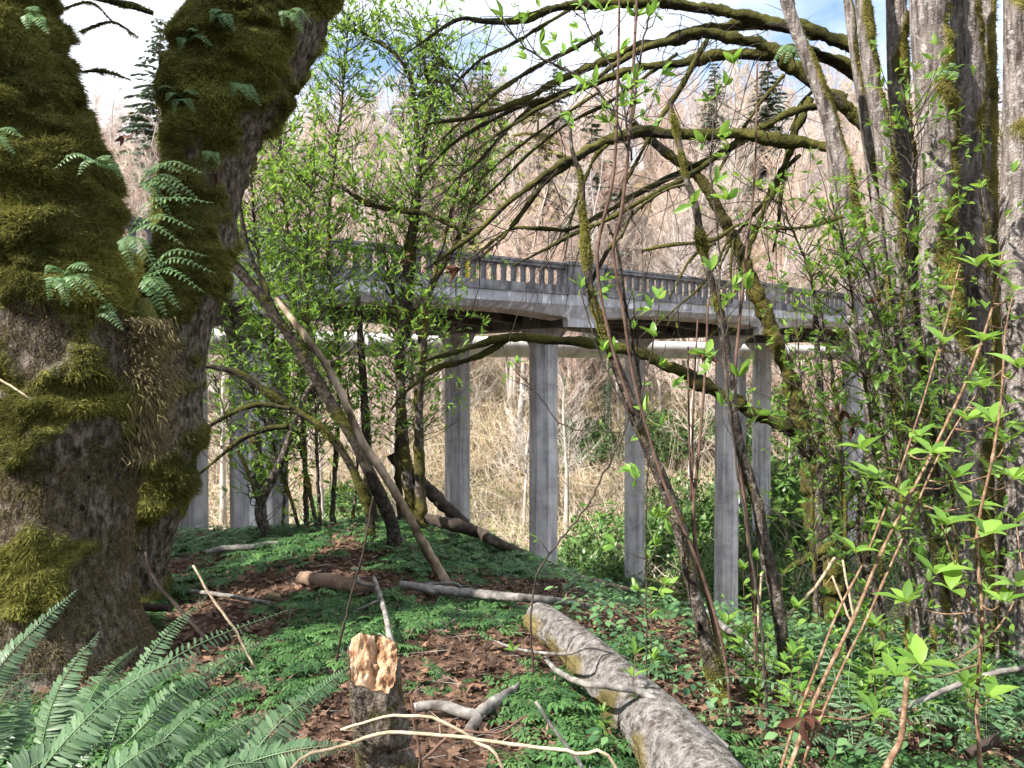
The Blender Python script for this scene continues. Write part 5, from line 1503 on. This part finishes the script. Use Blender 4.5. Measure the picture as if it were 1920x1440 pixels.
# ------------------------------------------------------------------ ferns
def frond_mesh(name, pts, half, pairs, mat_, up=(0, -.25, 1), lobe=.30, rg=None, droop=.25, taper=.75, start=.06):
    """pts: curve from base to tip; half: longest pinna"""
    rg = rg or rng_of(1)
    P = np.asarray(pts, float)
    sp, _ = spline(P, np.ones(len(P)), np.linalg.norm(np.diff(P, axis=0), axis=1).sum() / (pairs * 1.0))
    n = len(sp)
    T = norm(np.gradient(sp, axis=0))
    U = np.tile(np.asarray(up, float), (n, 1)); S = norm(np.cross(T, U)); N = norm(np.cross(S, T))
    t = np.linspace(0, 1, n)
    prof = np.clip((t - start) / .16, 0, 1) ** .6 * np.clip(1 - t, 0, 1) ** taper * 1.25 + .03
    prof = np.minimum(prof, 1)
    mb = MB()
    tube(mb, sp, np.linspace(.0032, .0008, n) * (half / .07) ** .6, 4, raw=True, cap=False, a=.9)
    for sg in (-1, 1):
        k = t > start
        D = norm(S[k] * sg + T[k] * (.28 + .10 * rg.random(k.sum()))[:, None] - N[k] * (droop * (.6 + .8 * rg.random(k.sum())))[:, None] + rg.normal(size=(int(k.sum()), 3)) * .06)
        L = half * prof[k] * (.88 + .2 * rg.random(k.sum()))
        leaves(mb, sp[k] + T[k] * (sg * .15 * half / pairs), D, N[k] + T[k] * .25 + rg.normal(size=(int(k.sum()), 3)) * .12, L, np.minimum(L * lobe, half * lobe) + .002, .14, .10, np.clip(rg.normal(.5, .22, k.sum()), 0, 1))
    return mb.mesh(name, mat_)
rg = rng_of(60)
hero = [  # base -> tip in the photograph, with depths
    [(-60, 1330, 2.5), (20, 1225, 2.55), (80, 1165, 2.6), (145, 1105, 2.65)], [(70, 1440, 2.2), (95, 1330, 2.25), (130, 1255, 2.3), (187, 1184, 2.4)], [(200, 1420, 2.35), (250, 1280, 2.5), (310, 1190, 2.6), (388, 1118, 2.75)],
    [(60, 1500, 2.05), (160, 1365, 2.15), (270, 1270, 2.3), (390, 1200, 2.4), (545, 1142, 2.6)], [(40, 1490, 2.0), (140, 1370, 2.05), (230, 1290, 2.15), (330, 1243, 2.2), (432, 1256, 2.3)],
    [(210, 1490, 2.0), (340, 1355, 2.1), (430, 1292, 2.2), (535, 1262, 2.3)], [(150, 1500, 1.95), (250, 1420, 2.0), (340, 1380, 2.1), (435, 1372, 2.2)], [(420, 1480, 2.1), (520, 1360, 2.2), (590, 1300, 2.3), (655, 1250, 2.35)],
    [(-20, 1440, 2.2), (15, 1370, 2.25), (35, 1320, 2.3), (52, 1282, 2.35)], [(130, 1400, 2.4), (175, 1300, 2.5), (215, 1250, 2.6), (258, 1212, 2.7)], [(380, 1470, 2.05), (480, 1425, 2.1), (580, 1402, 2.1), (672, 1398, 2.15)],
    [(230, 1400, 2.5), (330, 1300, 2.6), (420, 1240, 2.75), (500, 1200, 2.85)], [(0, 1500, 2.0), (60, 1440, 2.05), (140, 1400, 2.1), (210, 1390, 2.15)], [(100, 1480, 2.25), (180, 1340, 2.3), (235, 1290, 2.4), (300, 1262, 2.5)],
    [(-40, 1460, 2.1), (-10, 1340, 2.2), (20, 1290, 2.3), (75, 1262, 2.4)], [(300, 1480, 2.2), (390, 1400, 2.3), (460, 1350, 2.4), (560, 1320, 2.5)], [(330, 1500, 2.0), (420, 1440, 2.05), (500, 1430, 2.1), (560, 1440, 2.15)]]
fr_root = W(120, 1480, 2.25)
fern = thing('sword_fern', 'large sword fern fanning out at the foot of the mossy maple', 'fern', (fr_root[0], fr_root[1], gz1(fr_root[0], fr_root[1])))
for q, pts in enumerate(hero):
    P = np.array([W(*p_) for p_ in pts])
    root = np.array([fr_root[0], fr_root[1], gz1(fr_root[0], fr_root[1])])
    me = frond_mesh('frond', P, .062 + .014 * rg.random(), int(44 + 10 * rg.random()), M['fern'], (rg.normal() * .35, -.55 + .35 * rg.normal(), 1), .185, rg, .40)
    child_of(link('frond', me), fern)
def fern_protos(seed, half, L, mat_, nfr, pairs=26):
    out = []
    rg = rng_of(seed)
    for q in range(5):
        el = .5 + .5 * rg.random(); 
        P = np.array([[0, 0, 0], [.35 * L, .02 * rg.normal(), .35 * L * math.tan(el)], [.75 * L, .05 * rg.normal(), .42 * L * math.tan(el)], [1.0 * L, .06 * rg.normal(), .30 * L * math.tan(el)]])
        out.append(frond_mesh('frond', P, half, pairs, mat_, (0, 0, 1), .24, rg, .3))
    return out
fpr = fern_protos(61, .06, .62, M['fern'], 5)
for q, (px, py, n, s_, lab) in enumerate(((1600, 1420, 11, 1.0, 'sword fern in the lower right undergrowth below the slanting stems'), (1850, 1400, 10, .9, 'sword fern at the lower right corner'), (1905, 1290, 9, .8, 'sword fern at the right edge before the trunks'), (345, 1010, 6, .55, 'small fern on the crest beside the maple'), (1440, 1290, 8, .7, 'sword fern behind the low end of the log'), (1640, 1180, 7, .7, 'sword fern in the shade of the trunk clump'), (1750, 1330, 8, .8, 'sword fern half hidden behind the broken reddish stick'))):
    p = G(px, py)
    t = thing('sword_fern', lab, 'fern', tuple(p))
    for k in range(n):
        o = link('frond', fpr[int(rg.integers(0, 5))], t, loc=(0, 0, .01), rz=k * 6.283 / n + rg.random())
        o.scale = (s_ * (.8 + .4 * rg.random()),) * 3
# licorice ferns on the trunks: (root px, py, depth, [(dx, dy of tip px)], label)
pf = [
    (262, 345, 3.62, [(78, -22), (120, -20), (112, 30), (60, 60), (95, 45)], 'licorice fern tuft highest in the crotch of the maple'),
    (240, 440, 3.60, [(95, -70), (160, -60), (125, -10), (105, 20), (65, 85), (10, 70)], 'licorice fern tuft spreading right in the maple crotch'),
    (268, 520, 3.60, [(120, -40), (135, -8), (115, 28), (70, 60), (45, 75)], 'lowest big licorice fern tuft in the maple crotch'),
    (128, 520, 3.55, [(-45, -5), (-38, 45), (0, 55), (28, 35), (45, -12), (70, 45)], 'licorice fern drooping on the front of the maple trunk'),
    (190, 590, 3.62, [(30, -5), (42, 30)], 'tiny licorice fern below the drooping one'),
    (205, 318, 3.60, [(-105, 0), (-60, 12), (25, 16), (-5, -18)], 'licorice fern with one long leftward frond on the maple bulge'),
    (-10, 270, 3.55, [(55, -12), (40, 20)], 'licorice fern poking in from the left edge'),
    (70, 45, 3.60, [(0, -25), (-18, 10), (22, 20)], 'pale licorice fern high on the left maple stem'),
    (355, 80, 4.72, [(45, 8), (15, -22), (-18, 14)], 'licorice fern by the broken limb'),
    (420, 30, 4.66, [(0, 22), (20, 30), (-25, 10)], 'licorice fern high on the second maple stem'),
    (540, 25, 4.66, [(30, 40), (-10, 25), (45, 20)], 'licorice fern near the top of the leaning maple stem'),
    (345, 190, 4.76, [(-35, 0), (-50, -22), (28, -12), (20, 20), (-20, 25)], 'licorice fern on the dark stub below the broken limb'),
    (450, 160, 4.66, [(20, 30), (-12, 22), (40, 40)], 'licorice fern on the middle of the leaning maple stem'),
    (400, 290, 4.76, [(12, 20), (-14, 14)], 'small licorice fern on the narrow part of the leaning stem'),
    (1770, 145, 4.55, [(15, -20), (20, 10), (-20, 5)], 'licorice fern on a mossy grey trunk'),
    (1730, 720, 4.6, [(15, 60), (-15, 70), (30, 95), (25, 40), (-25, 40)], 'licorice fern draped down the low trunk of the clump'),
    (1490, 90, 5.2, [(-20, 30), (5, 35), (-40, 25), (25, 30)], 'fern growing on the joint of the arching limbs'),
]
for q, (px, py, Yd, tips, lab) in enumerate(pf):
    root = W(px, py, Yd)
    t = thing('licorice_fern', lab, 'fern', tuple(root))
    for (dx, dy) in tips:
        tip = W(px + dx, py + dy, Yd - .10 - .10 * rg.random())
        mid = root * .5 + tip * .5 + np.array([0, -.04, .028 + .05 * abs(dx) / 160])
        me = frond_mesh('frond', np.array([root, mid, tip]), .036 + .014 * rg.random(), 17, M['polypody'], (0, -.7, 1), .27, rg, .18, .6, .10)
        child_of(link('frond', me), t)

# ------------------------------------------------------------------ ground cover and litter
rg = rng_of(90)
def dist_log(x, y):
    d = np.full(len(x), 9.0)
    sp, sr = spline(lp, lr, .05)
    for p, r_ in zip(sp, sr):
        d = np.minimum(d, np.hypot(x - p[0], y - p[1]) - r_)
    return d
# dead leaves
n = 24000
y = 1.9 + 7.2 * rg.random(n) ** .9; x = (rg.random(n) * 2 - 1) * (.72 * y + .2)
ok = dist_log(x, y) > .02
x, y = x[ok], y[ok]; n = len(x)
th = np.linspace(0, 2 * math.pi, 11)[:-1]
rad = np.array([1, .42, .9, .38, .55, .16, .55, .38, .9, .42])
sz = .017 + .030 * rg.random(n) ** 1.3
rot = rg.random(n) * 6.28
cx_ = np.cos(rot)[:, None]; sx_ = np.sin(rot)[:, None]
lx, ly = np.cos(th) * rad, np.sin(th) * rad
ux = (lx * cx_ - ly * sx_); uy = (lx * sx_ + ly * cx_)
tilt = rg.normal(size=(n, 2)) * .28
cup = rg.normal(.15, .4, n)
zz = ux * tilt[:, :1] + uy * tilt[:, 1:] + cup[:, None] * (lx ** 2 * .8 + .3 * rg.normal(size=(n, 10)))
g0 = gz(x, y) + .012 + .02 * rg.random(n)
V = np.stack([x[:, None] + ux * sz[:, None], y[:, None] + uy * sz[:, None], np.maximum(g0[:, None] + zz * sz[:, None], g0[:, None] - .012)], -1)
ctr = np.stack([x, y, g0], -1)[:, None]
V = np.concatenate([ctr, V], 1).reshape(-1, 3)
b_ = np.arange(n)[:, None, None] * 11
T = (b_ + np.array([(0, 1 + j, 1 + (j + 1) % 10) for j in range(10)])[None]).reshape(-1, 3)
mb = MB(); mb.add(V, T=T, a=np.repeat(np.clip(rg.normal(.42, .28, n), 0, 1), 11))
mb.build('leaf_litter', M['litter'], kind='stuff', label='brown dead leaves littering the knoll', smooth=False)
# fine litter twigs
n = 1500
y = 2 + 6.5 * rg.random(n); x = (rg.random(n) * 2 - 1) * .7 * y
mb = MB(); cones(mb, np.stack([x, y, gz(x, y) + .02 + .03 * rg.random(n)], -1), norm(rg.normal(size=(n, 3)) * [1, 1, .15]), .08 + .3 * rg.random(n) ** 2, .0022, 0)
mb.build('litter_twigs', M['greytwig'], kind='stuff', label='fine dead twigs scattered over the litter')
# feathery ground cover
def herb_mesh(seed, nleaf):
    """a tuft of twice divided feathery leaves"""
    rg = rng_of(seed); mb = MB()
    for q in range(nleaf):
        az = q * 2.4 + rg.random(); el = .35 + .6 * rg.random(); h = .7 + .5 * rg.random()
        d = np.array([math.cos(az) * math.cos(el), math.sin(az) * math.cos(el), math.sin(el)])
        base = d * h * .6
        tone = np.clip(rg.normal(.5, .22), .05, 1)
        cones(mb, np.zeros((1, 3)), d[None], h * .62, .014, tone * .6)
        hd = norm(np.array([math.cos(az), math.sin(az), -.12 + .1 * rg.normal()])); sd = np.array([-math.sin(az), math.cos(az), 0])
        for f, s_, ang in ((0.0, .55, 1.05), (0.0, .55, -1.05), (.25, .50, .9), (.25, .50, -.9), (.45, .40, .75), (.45, .40, -.75), (.6, .42, 0)):
            b2 = base + hd * h * f; dd = hd * math.cos(ang) + sd * math.sin(ang); pp_ = sd * math.cos(ang) - hd * math.sin(ang); l2 = h * s_
            for g, w2, an2 in ((.45, .60, 0), (.10, .50, .8), (.10, .50, -.8), (.38, .40, .7), (.38, .40, -.7)):
                d3 = norm(dd * math.cos(an2) + pp_ * math.sin(an2) + np.array([0, 0, -.25 - .25 * g]) + rg.normal(size=3) * .10)
                leaves(mb, (b2 + dd * l2 * g - [0, 0, .10 * l2 * g])[None], d3[None], np.array([[0, 0, 1.0]]) + rg.normal(size=(1, 3)) * .15, l2 * w2, l2 * w2 * .40, .15, .12, np.clip(tone + .1 * rg.normal(), 0, 1), full=False)
    return (mb.mesh('herb', M['ground_leaf']),)
def cover_mask(x, y):
    m_ = fbm(np.stack([x * 1.7, y * 1.7, 0 * x], -1), 44, 3)
    crest = sstep(5.0, 6.6, y) * .10 + .07 * np.exp(-((x - 2.0) / 1.4) ** 2)
    path = .22 * np.exp(-((x + .05 - .18 * (y - 4)) / .30) ** 2) * sstep(2.5, 3.2, y)
    return m_ + crest - path
n = 12500
y = 2.3 + 6.6 * rg.random(n); x = (rg.random(n) * 2 - 1) * (.69 * y + .1)
ok = (dist_log(x, y) > .04) & (cover_mask(x, y) + .05 * rg.normal(size=n) >  .515) & (np.hypot(x + 2.25, y - 4.05) > .5)
x, y = x[ok], y[ok]
scatter('ground_cover', 'feathery dark green ground cover carpeting the knoll', np.stack([x, y, gz(x, y) - .005], -1), [herb_mesh(1500 + q, 4 + q % 3) for q in range(8)], .055, .155, M['ground_leaf'], .25, 3)
# rounder leaved herbs on the right slope
n = 900
y = 3.0 + 6 * rg.random(n); x = .3 + (rg.random(n)) * .62 * y
ok = (dist_log(x, y) > .05) & (fbm(np.stack([x * 1.3, y * 1.3, 0 * x], -1), 55, 3) > .42)
x, y = x[ok], y[ok]; n = len(x)
mb = MB()
for q in range(5):
    az = rg.random(n) * 6.28
    h = .05 + .16 * rg.random(n)
    p = np.stack([x + .05 * np.cos(az), y + .05 * np.sin(az), gz(x, y) + h], -1)
    s_ = .030 + .035 * rg.random(n)
    leaves(mb, p, np.stack([np.cos(az), np.sin(az), -.15 + 0 * az], -1), np.tile([0, -.1, 1.0], (n, 1)) + rg.normal(size=(n, 3)) * .2, s_, s_ * .62, .2, .1, rg.random(n))
mb.build('broad_herbs', M['nettle'], kind='stuff', label='low broad leaved herbs on the right slope of the knoll')
# shrivelled leaves caught in twigs
dl = MB()
for q, (px, py, Yd, s_, lab) in enumerate(((857, 500, 6.5, .11, 'shrivelled dark red leaf hanging before the balustrade'), (762, 480, 6.6, .08, 'shrivelled leaf caught in the shrub fork'), (1325, 665, 3.6, .05, 'shrivelled leaf on the thin brown shoots'), (1580, 770, 4.6, .07, 'upper shrivelled brown leaf left of the clump'), (1600, 800, 4.6, .08, 'lower shrivelled brown leaf left of the clump'), (1645, 555, 4.3, .06, 'orange brown dead leaf on the clump bark'), (355, 125, 4.72, .06, 'pinkish dead leaf on the broken maple limb'), (402, 325, 4.74, .07, 'pinkish dead leaf stuck in the moss of the leaning stem'), (232, 255, 3.7, .05, 'dark dead leaf at the maple crotch'), (1505, 1345, 2.75, .09, 'curled brown leaf at the foot of the slanting stems'))):
    p = W(px, py, Yd)
    mb = MB(); rgq = rng_of(950 + q)
    n = 6
    leaves(mb, np.tile(p, (n, 1)), norm(rgq.normal(size=(n, 3)) * [.6, .6, .5] + [0, 0, -.5]), rgq.normal(size=(n, 3)), s_ * (.7 + .6 * rgq.random(n)), s_ * .4, .5, .3, rgq.random(n))
    mb.build('dead_leaf', M['bigdead'], label=lab, cat='leaf')

#print('TRIS', sum(sum(len(p.vertices) - 2 for p in m_.polygons) for m_ in bpy.data.meshes))
